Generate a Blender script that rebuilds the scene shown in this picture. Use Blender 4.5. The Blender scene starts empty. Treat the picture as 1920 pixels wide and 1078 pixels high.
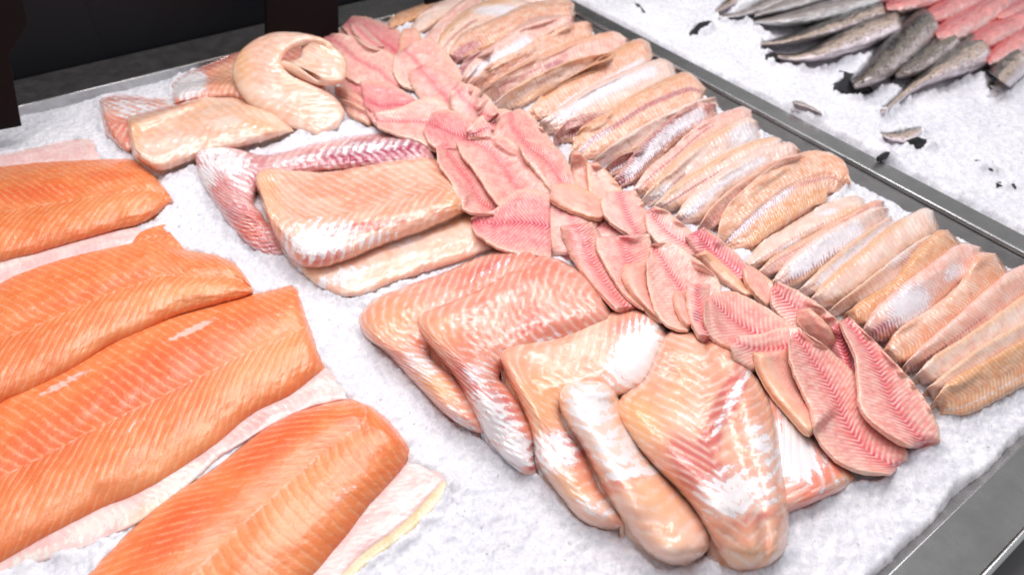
import bpy, math, random
import numpy as np
from mathutils import Matrix, Vector
random.seed(7); RNG = np.random.default_rng(11)
SC = bpy.context.scene; COL = SC.collection

# ---------------------------------------------------------------- camera
F = 1325.0; CX, CY = 960.0, 539.0; CH = 0.56          # focal length and centre in photo pixels, camera height (m)
_a = np.array([2460., -1162., F]); _a /= np.linalg.norm(_a)
_b = np.array([-1320., -1284., F]); _b -= _a*(_a@_b); _b /= np.linalg.norm(_b)
_n = np.cross(_a, _b)
RIGHT = np.array([_a[0], _b[0], _n[0]]); DOWN = np.array([_a[1], _b[1], _n[1]]); FWD = np.array([_a[2], _b[2], _n[2]])
def at(px, py, z):
    """photo direction -> point of the place at height z (numpy friendly)"""
    px = np.asarray(px, float); py = np.asarray(py, float); z = np.asarray(z, float)
    dx = (px-CX)/F; dy = (py-CY)/F
    d = [dx*RIGHT[i] + dy*DOWN[i] + FWD[i] for i in range(3)]
    t = (z-CH)/d[2]
    return np.stack([d[0]*t, d[1]*t, z+0*t], -1)
cd = bpy.data.cameras.new('camera'); cam = bpy.data.objects.new('camera', cd); COL.objects.link(cam)
cd.sensor_width = 36; cd.lens = F/1920*36; cd.clip_start = 0.01; cd.clip_end = 60
cam.matrix_world = Matrix(((RIGHT[0], -DOWN[0], -FWD[0], 0), (RIGHT[1], -DOWN[1], -FWD[1], 0), (RIGHT[2], -DOWN[2], -FWD[2], CH), (0, 0, 0, 1)))
SC.camera = cam
_fp = at(1180, 640, 0.02)
cd.dof.use_dof = True; cd.dof.focus_distance = float((_fp-np.array([0, 0, CH]))@FWD); cd.dof.aperture_fstop = 4.2

# ---------------------------------------------------------------- light
w = bpy.data.worlds.new('World'); SC.world = w; w.use_nodes = True
w.node_tree.nodes['Background'].inputs[0].default_value = (0.93, 0.95, 1.0, 1)
w.node_tree.nodes['Background'].inputs[1].default_value = 0.34
def area(name, loc, target, sx, sy, power, col):
    l = bpy.data.lights.new(name, 'AREA'); l.shape = 'RECTANGLE'; l.size = sx; l.size_y = sy; l.energy = power; l.color = col
    o = bpy.data.objects.new(name, l); COL.objects.link(o); o.location = loc
    o.rotation_euler = (Vector(target)-Vector(loc)).to_track_quat('-Z', 'Y').to_euler()
    return o
_c = at(1000, 420, 0)
area('ceiling_lamp', (_c[0]+0.1, _c[1]+0.45, 2.0), (_c[0], _c[1], 0), 1.5, 0.6, 27, (1.0, 0.965, 0.95))
area('ceiling_lamp', (_c[0]-0.55, _c[1]-0.25, 2.0), (_c[0], _c[1], 0), 0.3, 1.4, 11, (1.0, 0.95, 0.96))
area('ceiling_lamp', (_c[0]+0.95, _c[1]+0.2, 1.9), (_c[0], _c[1], 0), 0.3, 1.4, 11, (0.95, 0.98, 1.0))
area('ceiling_lamp', (_c[0]+0.75, _c[1]+1.45, 2.0), (_c[0], _c[1], 0), 1.3, 0.06, 10, (1.0, 0.98, 0.97))  # unseen thin strip added so the wet fish catch glints
area('ceiling_lamp', (_c[0]+0.1, _c[1]+1.9, 1.8), (_c[0], _c[1], 0), 0.9, 0.05, 8, (1.0, 0.98, 0.97))  # second unseen strip, likewise added for wet highlights
vs = SC.view_settings; vs.view_transform = 'Standard'; vs.look = 'None'; vs.exposure = -0.08; vs.gamma = 1.0; vs.use_curve_mapping = False
SC.cycles.max_bounces = 6; SC.cycles.diffuse_bounces = 3; SC.cycles.glossy_bounces = 3; SC.cycles.transmission_bounces = 4
SC.cycles.sample_clamp_indirect = 6; SC.cycles.use_denoising = True

# ---------------------------------------------------------------- helpers
def link(o, label=None, cat=None, group=None, kind=None):
    COL.objects.link(o)
    if label: o['label'] = label
    if cat: o['category'] = cat
    if group: o['group'] = group
    if kind: o['kind'] = kind
    return o
def mesh(name, verts, faces, mat, smooth=True, origin=(0, 0, 0)):
    me = bpy.data.meshes.new(name)
    v = np.asarray(verts, np.float32) - np.asarray(origin, np.float32)
    if isinstance(faces, np.ndarray):
        nf, k = faces.shape
        me.vertices.add(len(v)); me.vertices.foreach_set('co', v.ravel())
        me.loops.add(nf*k); me.loops.foreach_set('vertex_index', faces.ravel().astype(np.int32))
        me.polygons.add(nf); me.polygons.foreach_set('loop_start', np.arange(0, nf*k, k, dtype=np.int32))
        me.update(calc_edges=True)
    else:
        me.from_pydata([tuple(map(float, p)) for p in v], [], faces); me.update()
    me.validate()
    me.polygons.foreach_set('use_smooth', np.full(len(me.polygons), smooth, bool))
    if mat: me.materials.append(mat)
    return me
def thing(name, loc, label, cat, group=None):
    o = bpy.data.objects.new(name, None); o.location = tuple(map(float, loc)); o.empty_display_size = 0.02
    return link(o, label, cat, group)

# smooth value noise in numpy
_perm = RNG.random((256, 256))
def vnoise(x, y):
    xi = np.floor(x).astype(int); yi = np.floor(y).astype(int); fx = x-xi; fy = y-yi
    fx = fx*fx*(3-2*fx); fy = fy*fy*(3-2*fy)
    g = lambda i, j: _perm[(xi+i) & 255, (yi+j) & 255]
    return (g(0, 0)*(1-fx)+g(1, 0)*fx)*(1-fy)+(g(0, 1)*(1-fx)+g(1, 1)*fx)*fy
def fbm(x, y, o=3):
    s = 0; a = 1; t = 0
    for i in range(o):
        s = s+a*vnoise(x*2**i+17.3*i, y*2**i+9.1*i); t += a; a *= .55
    return s/t-0.5
def sstep(a, b, x):
    t = np.clip((x-a)/(b-a), 0, 1); return t*t*(3-2*t)

# ---------------------------------------------------------------- node maths
class S:
    """socket with arithmetic"""
    T = None
    def __init__(s, k): s.k = k
    @staticmethod
    def m(op, *a, clamp=False):
        n = S.T.nodes.new('ShaderNodeMath'); n.operation = op; n.use_clamp = clamp
        for i, v in enumerate(a):
            if isinstance(v, S): S.T.links.new(v.k, n.inputs[i])
            else: n.inputs[i].default_value = float(v)
        return S(n.outputs[0])
    def __add__(s, o): return S.m('ADD', s, o)
    __radd__ = __add__
    def __sub__(s, o): return S.m('SUBTRACT', s, o)
    def __rsub__(s, o): return S.m('SUBTRACT', o, s)
    def __mul__(s, o): return S.m('MULTIPLY', s, o)
    __rmul__ = __mul__
    def __truediv__(s, o): return S.m('DIVIDE', s, o)
    def abs(s): return S.m('ABSOLUTE', s)
    def cos(s): return S.m('COSINE', s)
    def sqrt(s): return S.m('SQRT', s)
    def pow(s, e): return S.m('POWER', s, e)
    def exp(s): return S.m('EXPONENT', s)
    def clip(s): return S.m('ADD', s, 0, clamp=True)
def step(a, b, x):
    n = S.T.nodes.new('ShaderNodeMapRange'); n.interpolation_type = 'SMOOTHSTEP'; S.T.links.new(x.k, n.inputs[0])
    n.inputs[1].default_value = a; n.inputs[2].default_value = b; return S(n.outputs[0])
def vec(x, y, z):
    n = S.T.nodes.new('ShaderNodeCombineXYZ')
    for i, v in enumerate((x, y, z)):
        if isinstance(v, S): S.T.links.new(v.k, n.inputs[i])
        else: n.inputs[i].default_value = float(v)
    return S(n.outputs[0])
def noise(v, scale, detail=2.0, rough=0.55, dist=0.0):
    n = S.T.nodes.new('ShaderNodeTexNoise'); S.T.links.new(v.k, n.inputs['Vector'])
    n.inputs['Scale'].default_value = scale; n.inputs['Detail'].default_value = detail
    n.inputs['Roughness'].default_value = rough; n.inputs['Distortion'].default_value = dist
    return S(n.outputs[0])
def voro(v, scale, feature='F1'):
    n = S.T.nodes.new('ShaderNodeTexVoronoi'); n.feature = feature; S.T.links.new(v.k, n.inputs['Vector'])
    n.inputs['Scale'].default_value = scale; return S(n.outputs[0])
def mix(a, b, f):
    n = S.T.nodes.new('ShaderNodeMix'); n.data_type = 'RGBA'
    for i, v in ((6, a), (7, b)):
        if isinstance(v, S): S.T.links.new(v.k, n.inputs[i])
        else: n.inputs[i].default_value = (*v, 1)
    if isinstance(f, S): S.T.links.new(f.k, n.inputs[0])
    else: n.inputs[0].default_value = f
    return S(n.outputs[2])
def attr(name, out='Fac'):
    n = S.T.nodes.new('ShaderNodeAttribute'); n.attribute_name = name; return S(n.outputs[out])
def begin(name):
    m = bpy.data.materials.new(name); m.use_nodes = True; S.T = m.node_tree
    return m, m.node_tree.nodes['Principled BSDF']
def put(b, **k):
    for n, v in k.items():
        i = b.inputs[n.replace('_', ' ')]
        if isinstance(v, S): S.T.links.new(v.k, i)
        elif isinstance(v, tuple) and len(v) == 3 and i.type == 'RGBA': i.default_value = (*v, 1)
        else: i.default_value = v
def bump(b, h, strength=1.0, dist=0.001):
    n = S.T.nodes.new('ShaderNodeBump'); n.inputs['Strength'].default_value = strength; n.inputs['Distance'].default_value = dist
    S.T.links.new(h.k, n.inputs['Height']); S.T.links.new(n.outputs[0], b.inputs['Normal'])
    if 'Coat Normal' in b.inputs: S.T.links.new(n.outputs[0], b.inputs['Coat Normal'])

def flesh(name, base, base2, line, period=0.5, k=0.8, lc=0.5, sharp=3.0, red=(0.6, 0.1, 0.12), redamt=0.0, redw=0.5, w0=0.0,
          edge=None, edgeamt=0.0, memc=(0.92, 0.88, 0.9), purc=(0.45, 0.12, 0.17), yelc=(0.85, 0.5, 0.22), rough=0.3, bumpd=0.0006,
          sss=0.2, wob=0.35, fleck=0.0, fine=0.12, coat=0.4, ns=1.0, fnw=0.14, seam=0):
    m, b = begin(name)
    uv = S.T.nodes.new('ShaderNodeUVMap'); uv.uv_map = 'grain'
    sp = S.T.nodes.new('ShaderNodeSeparateXYZ'); S.T.links.new(uv.outputs[0], sp.inputs[0])
    s, w_ = S(sp.outputs[0]), S(sp.outputs[1])
    oi = S.T.nodes.new('ShaderNodeObjectInfo'); rnd = S(oi.outputs['Random'])
    P = vec(s+rnd*90, w_, rnd*37)
    w_ = w_-w0
    big = noise(P, 0.55*ns, 2)
    mid = noise(P, 2.2*ns, 3)
    d = (w_*w_+0.02).sqrt()
    # each muscle block folds twice: a chevron at the midline, swept back towards the edge
    ph = s/period + k*(d.pow(0.8))/period + (big-0.5)*wob*7 + (mid-0.5)*wob*2.5
    c = (ph*6.28318).cos()*0.5+0.5
    ln = c.pow(sharp)
    lm = noise(P, 1.1, 2)
    ln = ln*step(0.32, 0.62, lm)*lc
    # fibres run between the blocks
    fib = noise(vec(ph*1.1, w_*3+s*1.2, rnd*9), 1.6, 3)
    col = mix(base, base2, step(0.36, 0.66, big*0.85+mid*0.15))
    col = mix(col, base2, (step(.45, .7, fib)*fine*2).clip())
    col = mix(col, base, (step(.52, .2, c)*0.35*lc).clip())
    band = ((w_*w_)*(-1.0/(redw*redw))).exp()
    if redamt > 0:
        rd = (band*redamt*(0.35+0.9*lm)*(1.0-0.65*c.pow(1.5))).clip()
        col = mix(col, red, rd)
    pur = attr('pur'); col = mix(col, purc, (step(0.12, 0.75, pur+(mid-0.5)*0.5)*(1.0-0.45*c)).clip())
    yel = attr('yel'); col = mix(col, yelc, (yel*0.75).clip())
    col = mix(col, line, ln.clip())
    if seam:
        sm = ((w_*w_)*(-1.0/(0.13*0.13))).exp()*step(.45, .6, noise(P, 1.7, 2))
        col = mix(col, (0.95, 0.7, 0.58), (sm*seam).clip())
    if edge:
        vn = attr('vn').abs()
        col = mix(col, edge, step(0.62, 1.0, vn+(mid-0.5)*0.35)*edgeamt)
    if fleck > 0:
        fl = noise(vec(s*1.0, w_*2.2, rnd*5), 7.0, 2)
        col = mix(col, (0.95, 0.86, 0.8), step(0.66, 0.74, fl)*fleck)  # pale flecks: fat, and glints painted into the salmon colour
    mem = attr('mem')
    st = noise(vec(ph*1.5, w_*0.8*ns, rnd*3), 1.6*ns**.5, 4, 0.65)
    hol = noise(P, 3.0*ns, 3, 0.6)
    mm = step(0.5, 0.53, mem+(st-0.5)*1.7+(hol-0.5)*1.2+(c-0.5)*0.3)
    thin = step(0.2, 0.56, mem+(st-0.5)*1.1)*0.3
    col = mix(col, memc, S.m('MAXIMUM', mm*0.93, thin))
    fn = noise(P, 5.5, 3)
    lump = noise(P, 2.4*ns, 2)
    h = (1.0-c.pow(2.0))*0.6*min(1.0, lc+0.2) + fib*0.3 + fn*fnw + lump*0.38 + mm*0.35
    bump(b, h, 0.8, bumpd)
    put(b, Base_Color=col, Roughness=(rough+(fib-0.5)*0.22-mm*0.06).clip(), Subsurface_Weight=sss, Subsurface_Scale=0.006,
        Subsurface_Radius=(1.0, 0.42, 0.28), Specular_IOR_Level=0.5, Coat_Weight=coat, Coat_Roughness=0.06, Coat_IOR=1.38)
    m.node_tree.nodes['Principled BSDF'].subsurface_method = 'RANDOM_WALK'
    return m

M = {}
# orange fillets
M['salmon'] = flesh('salmon_flesh', (0.87, 0.215, 0.066), (0.9, 0.29, 0.105), (0.94, 0.5, 0.3), period=0.9, k=0.85, lc=0.5, sharp=7, wob=0.1,
                    redamt=0.1, red=(0.8, 0.13, 0.05), redw=1.4, w0=-0.6, rough=0.25, fleck=0.4, memc=(0.93, 0.6, 0.52), yelc=(0.92, 0.42, 0.19), purc=(0.84, 0.15, 0.052), bumpd=0.0008, fnw=.55, seam=.5)
M['belly'] = flesh('salmon_belly', (0.84, 0.52, 0.5), (0.9, 0.66, 0.63), (0.93, 0.8, 0.78), period=0.7, k=0.3, lc=0.25, wob=0.2, rough=0.26,
                   purc=(0.75, 0.36, 0.33), yelc=(0.76, 0.62, 0.36), memc=(0.85, 0.8, 0.74), bumpd=0.0004)
M['rim'] = flesh('salmon_rim', (0.74, 0.6, 0.34), (0.82, 0.72, 0.52), (0.9, 0.85, 0.75), period=0.4, k=0.1, lc=0.2, rough=0.3)
# pink fillets
TK = dict(edge=(0.9, 0.62, 0.47), edgeamt=0.55, rough=0.3)
M['pinkA'] = flesh('pink_flesh_red_line', (0.84, 0.31, 0.27), (0.88, 0.46, 0.4), (0.93, 0.72, 0.66), period=0.52, k=0.75, lc=0.55, sharp=2.0, redamt=1.1, red=(0.7, 0.08, 0.12),
                   redw=0.95, wob=0.045, bumpd=0.0006, **TK)
M['pinkB'] = flesh('pink_flesh_pale', (0.86, 0.39, 0.34), (0.9, 0.54, 0.47), (0.94, 0.78, 0.71), period=0.52, k=0.65, lc=0.45, sharp=1.8, redamt=1.1, red=(0.72, 0.1, 0.15),
                   redw=0.7, wob=0.06, bumpd=0.0005, **TK)
M['pinkC'] = flesh('pink_flesh_underside', (0.86, 0.38, 0.3), (0.9, 0.52, 0.42), (0.93, 0.72, 0.62), period=0.45, k=0.9, lc=0.25, sharp=1.6, redamt=0.2, red=(0.76, 0.17, 0.2),
                   redw=0.6, edge=(0.88, 0.5, 0.28), edgeamt=0.6, wob=0.08, rough=0.33, bumpd=0.0003)
M['pinkD'] = flesh('pink_flesh_deep', (0.8, 0.25, 0.25), (0.85, 0.37, 0.35), (0.91, 0.58, 0.55), period=0.5, k=0.75, lc=0.6, sharp=1.8, redamt=1.2, red=(0.64, 0.05, 0.1),
                   redw=1.0, wob=0.045, bumpd=0.0007, **TK)
# thick folded fillets
CC = dict(rough=0.17, sss=0.32, coat=0.7, ns=0.45, fine=.06)
M['cod'] = flesh('cod_flesh', (0.86, 0.37, 0.24), (0.9, 0.57, 0.43), (0.95, 0.83, 0.77), period=1.25, k=0.9, lc=0.42, sharp=3.0, wob=0.07,
                 purc=(0.68, 0.17, 0.15), yelc=(0.9, 0.47, 0.18), bumpd=0.0008, **CC)
M['codpink'] = flesh('cod_flesh_pink', (0.82, 0.26, 0.18), (0.88, 0.44, 0.33), (0.95, 0.79, 0.74), period=1.2, k=0.8, lc=0.52, sharp=2.6, wob=0.05,
                 purc=(0.62, 0.12, 0.13), yelc=(0.88, 0.46, 0.2), bumpd=0.0009, **CC)
M['codred'] = flesh('cod_flesh_purple', (0.66, 0.24, 0.25), (0.8, 0.47, 0.45), (0.88, 0.74, 0.77), period=1.2, k=0.6, lc=0.6, sharp=1.6, wob=0.07,
                 purc=(0.45, 0.06, 0.13), yelc=(0.72, 0.12, 0.06), bumpd=0.001, **CC)
M['codpale'] = flesh('cod_flesh_pale', (0.89, 0.5, 0.36), (0.92, 0.69, 0.58), (0.94, 0.84, 0.79), period=1.4, k=0.6, lc=0.3, sharp=2, wob=0.1,
                 purc=(0.78, 0.32, 0.25), yelc=(0.88, 0.46, 0.22), bumpd=0.0008, **CC)
# narrow fillets by the divider
def strip(name, base, base2, lc=0.45, **k):
    M[name] = flesh('strip_flesh_'+name, base, base2, k.pop('line', (0.9, 0.74, 0.63)), period=k.pop('period', 0.56), k=0.7, lc=lc, sharp=1.7, wob=0.05, rough=0.22,
                    memc=k.pop('memc', (0.86, 0.81, 0.86)), bumpd=0.0006, coat=0.6, **k)
strip('cream', (0.87, 0.58, 0.49), (0.9, 0.72, 0.64), lc=0.25, yelc=(0.76, 0.38, 0.16))
strip('tan', (0.82, 0.39, 0.25), (0.87, 0.58, 0.46), lc=0.5, yelc=(0.74, 0.34, 0.13), redamt=0.4, red=(0.66, 0.2, 0.14), redw=0.5)
strip('pinkish', (0.86, 0.45, 0.38), (0.89, 0.61, 0.54), lc=0.35, yelc=(0.76, 0.35, 0.18), redamt=0.3, red=(0.65, 0.2, 0.17), redw=0.4)
strip('silver', (0.83, 0.56, 0.48), (0.87, 0.68, 0.62), lc=0.35, yelc=(0.74, 0.38, 0.17), purc=(0.36, 0.13, 0.2))
strip('wine', (0.52, 0.18, 0.17), (0.76, 0.48, 0.41), lc=0.4, yelc=(0.7, 0.4, 0.18), purc=(0.28, 0.04, 0.09))
strip('brown', (0.74, 0.34, 0.18), (0.82, 0.5, 0.33), lc=0.6, line=(0.86, 0.62, 0.45), yelc=(0.74, 0.34, 0.12), redamt=0.25, red=(0.45, 0.14, 0.1), redw=0.3)
strip('grey', (0.55, 0.4, 0.34), (0.66, 0.52, 0.44), lc=0.3, memc=(0.62, 0.6, 0.66), purc=(0.25, 0.12, 0.14))

def steel_mat(name, c, rough, streak=1.0, spots=0.0):
    m, b = begin(name)
    g = S.T.nodes.new('ShaderNodeNewGeometry'); P = S(g.outputs['Position'])
    mp = S.T.nodes.new('ShaderNodeMapping'); S.T.links.new(P.k, mp.inputs[0]); mp.inputs['Scale'].default_value = (1.0, 1.0, 1.0)
    n1 = noise(P, 5, 4, 0.6); n2 = noise(P, 38, 4, 0.65); n3 = noise(P, 320, 2, 0.5)
    col = mix(tuple(v*0.86 for v in c), c, step(0.3, 0.7, n1*0.6+n2*0.4))
    wet = step(0.62, 0.72, n2)
    if spots: col = mix(col, (0.75, 0.75, 0.75), step(0.72, 0.76, noise(P, 160, 2, 0.5))*spots)
    put(b, Base_Color=col, Metallic=0.9, Roughness=(rough+(n2-0.5)*0.35*streak+(n1-0.5)*0.08+wet*-0.04).clip())
    bump(b, n1*1.0+n2*0.08+n3*0.03, 0.15, 0.0008)
    return m
M['steel'] = steel_mat('brushed_steel', (0.5, 0.49, 0.48), 0.27, .3, spots=0.25)
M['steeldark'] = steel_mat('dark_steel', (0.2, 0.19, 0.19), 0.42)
M['lip'] = steel_mat('steel_lip', (0.8, 0.8, 0.8), 0.22, 0.3)
def plain(name, c, rough, spec=0.3):
    m, b = begin(name)
    g = S.T.nodes.new('ShaderNodeNewGeometry'); P = S(g.outputs['Position'])
    n = noise(P, 14, 4, 0.6)
    put(b, Base_Color=mix(tuple(v*0.7 for v in c), c, n), Roughness=(rough+(n-0.5)*0.15).clip(), Specular_IOR_Level=spec); bump(b, n, 0.2, 0.0005)
    return m
M['black'] = plain('black_powder_coat', (0.007, 0.006, 0.007), 0.6, 0.15)
M['panel'] = plain('dark_glossy_panel', (0.012, 0.013, 0.017), 0.5, 0.2)

def ice_mat(name, c1, c2, tr=0.0):
    m, b = begin(name)
    g = S.T.nodes.new('ShaderNodeNewGeometry'); P = S(g.outputs['Position'])
    n0 = noise(P, 14, 3); n1 = noise(P, 150, 4, 0.7)
    def cells(sc):
        n = S.T.nodes.new('ShaderNodeTexVoronoi'); S.T.links.new(P.k, n.inputs['Vector']); n.inputs['Scale'].default_value = sc
        q = S.T.nodes.new('ShaderNodeSeparateColor'); S.T.links.new(n.outputs['Color'], q.inputs[0]); return S(q.outputs[0]), S(n.outputs['Distance'])
    a, ad = cells(260); e, ed = cells(520)
    f = (n0-.5)*1.1+(n1-.5)*.7+(a-.5)*.5+(e-.5)*.35+.5
    put(b, Base_Color=mix(c2, c1, f.clip()), Roughness=(0.12+a*0.4).clip(), Subsurface_Weight=0.4, Subsurface_Radius=(0.8, 0.8, 1.0), Subsurface_Scale=0.004,
        Specular_IOR_Level=0.6, Transmission_Weight=tr, IOR=1.31)
    bump(b, a*0.9+e*0.5+n1*0.8, 0.8, 0.0011)
    return m
M['ice'] = ice_mat('crushed_ice', (0.92, 0.905, 0.945), (0.71, 0.70, 0.77))
M['chip'] = ice_mat('ice_chip', (0.93, 0.935, 0.96), (0.87, 0.885, 0.92), 0.0)
M['chip'].node_tree.nodes['Principled BSDF'].inputs['Subsurface Weight'].default_value = 0
_t = M['chip'].node_tree; _tr = _t.nodes.new('ShaderNodeBsdfTranslucent'); _tr.inputs[0].default_value = (.93, .935, .96, 1); _mx = _t.nodes.new('ShaderNodeMixShader'); _mx.inputs[0].default_value = .5
_t.links.new(_t.nodes['Principled BSDF'].outputs[0], _mx.inputs[1]); _t.links.new(_tr.outputs[0], _mx.inputs[2]); _t.links.new(_mx.outputs[0], _t.nodes['Material Output'].inputs[0])
for _l in [l for l in M['chip'].node_tree.links if l.to_socket.name == 'Normal']: M['chip'].node_tree.links.remove(_l)

# ---------------------------------------------------------------- height map of everything already laid down
X0, Y0, CELL = -0.45, -0.15, 0.0016
NX, NY = int(2.9/CELL), int(2.3/CELL)
def bumps_ice(x, y):
    z = 0.006*fbm(x*9+3, y*9+7, 3)+0.002*fbm(x*60, y*60, 2)
    z = np.where(x < 0.93, z-0.0015, z*1.6+0.004)
    return z
BANK = None
def ice_z(x, y):
    z = bumps_ice(x, y)
    if BANK is not None:
        i = np.clip(((x-X0)/CELL).astype(int), 0, NX-1); j = np.clip(((y-Y0)/CELL).astype(int), 0, NY-1)
        z = z+BANK[i, j]*(0.55+1.6*fbm(x*70, y*70, 3))
    e = 0.016*fbm(x*24+5, y*24, 4)
    near = x < 0.944
    dR = np.where(near, (0.897+e)-x, x-(0.968+0.0-e*1.3))       # distance inside the ice from the divider
    dF = y-(0.026+e*0.8)
    dB = (1.226+e*.5)-y
    z = z-0.045*(1-sstep(-0.012, 0.012, dR))
    z = z-0.045*(1-sstep(-0.008, 0.012, dF))
    z = z-np.where(near, 0.045*(1-sstep(-0.02, 0.02, dB)), 0)
    return z
gx = X0+(np.arange(NX)+.5)*CELL; gy = Y0+(np.arange(NY)+.5)*CELL
GX, GY = np.meshgrid(gx, gy, indexing='ij')
HM = np.maximum(bumps_ice(GX, GY), -0.004); H0 = HM.copy()
del GX, GY
def hm(x, y):
    fx = np.clip((x-X0)/CELL-.5, 0, NX-2.001); fy = np.clip((y-Y0)/CELL-.5, 0, NY-2.001)
    i = fx.astype(int); j = fy.astype(int); a = fx-i; b = fy-j
    return (HM[i, j]*(1-a)+HM[i+1, j]*a)*(1-b)+(HM[i, j+1]*(1-a)+HM[i+1, j+1]*a)*b
def hm0(x, y):
    return np.maximum(bumps_ice(x, y), -0.004)
def stamp(P):
    """P: (U,V,3) top surface"""
    k = 4
    U, V = P.shape[:2]
    for a in range(k):
        for b in range(k):
            s, t = a/k, b/k
            Q = (P[:-1, :-1]*(1-s)+P[1:, :-1]*s)*(1-t)+(P[:-1, 1:]*(1-s)+P[1:, 1:]*s)*t
            i = np.clip(((Q[..., 0]-X0)/CELL).astype(int), 0, NX-1); j = np.clip(((Q[..., 1]-Y0)/CELL).astype(int), 0, NY-1)
            np.maximum.at(HM, (i.ravel(), j.ravel()), Q[..., 2].ravel())
def dilate(A, n):
    for _ in range(n):
        B = np.pad(A, 1, mode='edge')
        A = np.maximum.reduce([A, B[:-2, 1:-1], B[2:, 1:-1], B[1:-1, :-2], B[1:-1, 2:]])
    return A
def blur(A, n):
    for _ in range(n):
        B = np.pad(A, 1, mode='edge')
        A = (B[:-2, 1:-1]+B[2:, 1:-1]+B[1:-1, :-2]+B[1:-1, 2:]+2*A)/6
    return A
def crom(P, t):
    """Catmull-Rom through rows of P at parameters t in 0..len-1"""
    P = np.asarray(P, float); n = len(P)
    E = np.vstack([2*P[0]-P[1], P, 2*P[-1]-P[-2]])
    i = np.clip(t.astype(int), 0, n-2); f = (t-i)[:, None]
    a, b, c, d = E[i], E[i+1], E[i+2], E[i+3]
    return 0.5*((2*b)+(c-a)*f+(2*a-5*b+4*c-d)*f*f+(3*b-a-3*c+d)*f**3)
def strand(pts, grow=1.0):
    """centre line (x, y, width) -> sections"""
    P = np.asarray(pts, float); T = np.gradient(P[:, :2], axis=0); T /= np.linalg.norm(T, axis=1)[:, None]+1e-9
    N = np.stack([T[:, 1], -T[:, 0]], 1); hw = P[:, 2:3]*0.5*grow
    return np.hstack([P[:, :2]+N*hw, P[:, :2]-N*hw])     # first = upper left side for a line running up-right
_cnt = [0]
def sheet_faces(U, V):
    i, j = np.meshgrid(np.arange(U-1), np.arange(V-1), indexing='ij'); a = (i*V+j).ravel()
    top = np.stack([a, a+V, a+V+1, a+1], 1)
    n = U*V
    bot = top[:, ::-1]+n
    ring = np.concatenate([np.arange(V), np.arange(1, U)*V+V-1, (U-1)*V+np.arange(V-2, -1, -1), np.arange(U-2, 0, -1)*V])
    r2 = np.roll(ring, -1)
    side = np.stack([ring, r2, r2+n, ring+n], 1)
    return np.vstack([top, bot, side])
def add_attrs(me, uvs, **at_):
    l = me.uv_layers.new(name='grain'); idx = np.empty(len(me.loops), np.int32); me.loops.foreach_get('vertex_index', idx)
    l.data.foreach_set('uv', uvs[idx].astype(np.float32).ravel())
    for k, v in at_.items():
        a = me.attributes.new(k, 'FLOAT', 'POINT'); a.data.foreach_set('value', v.astype(np.float32).ravel())
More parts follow.
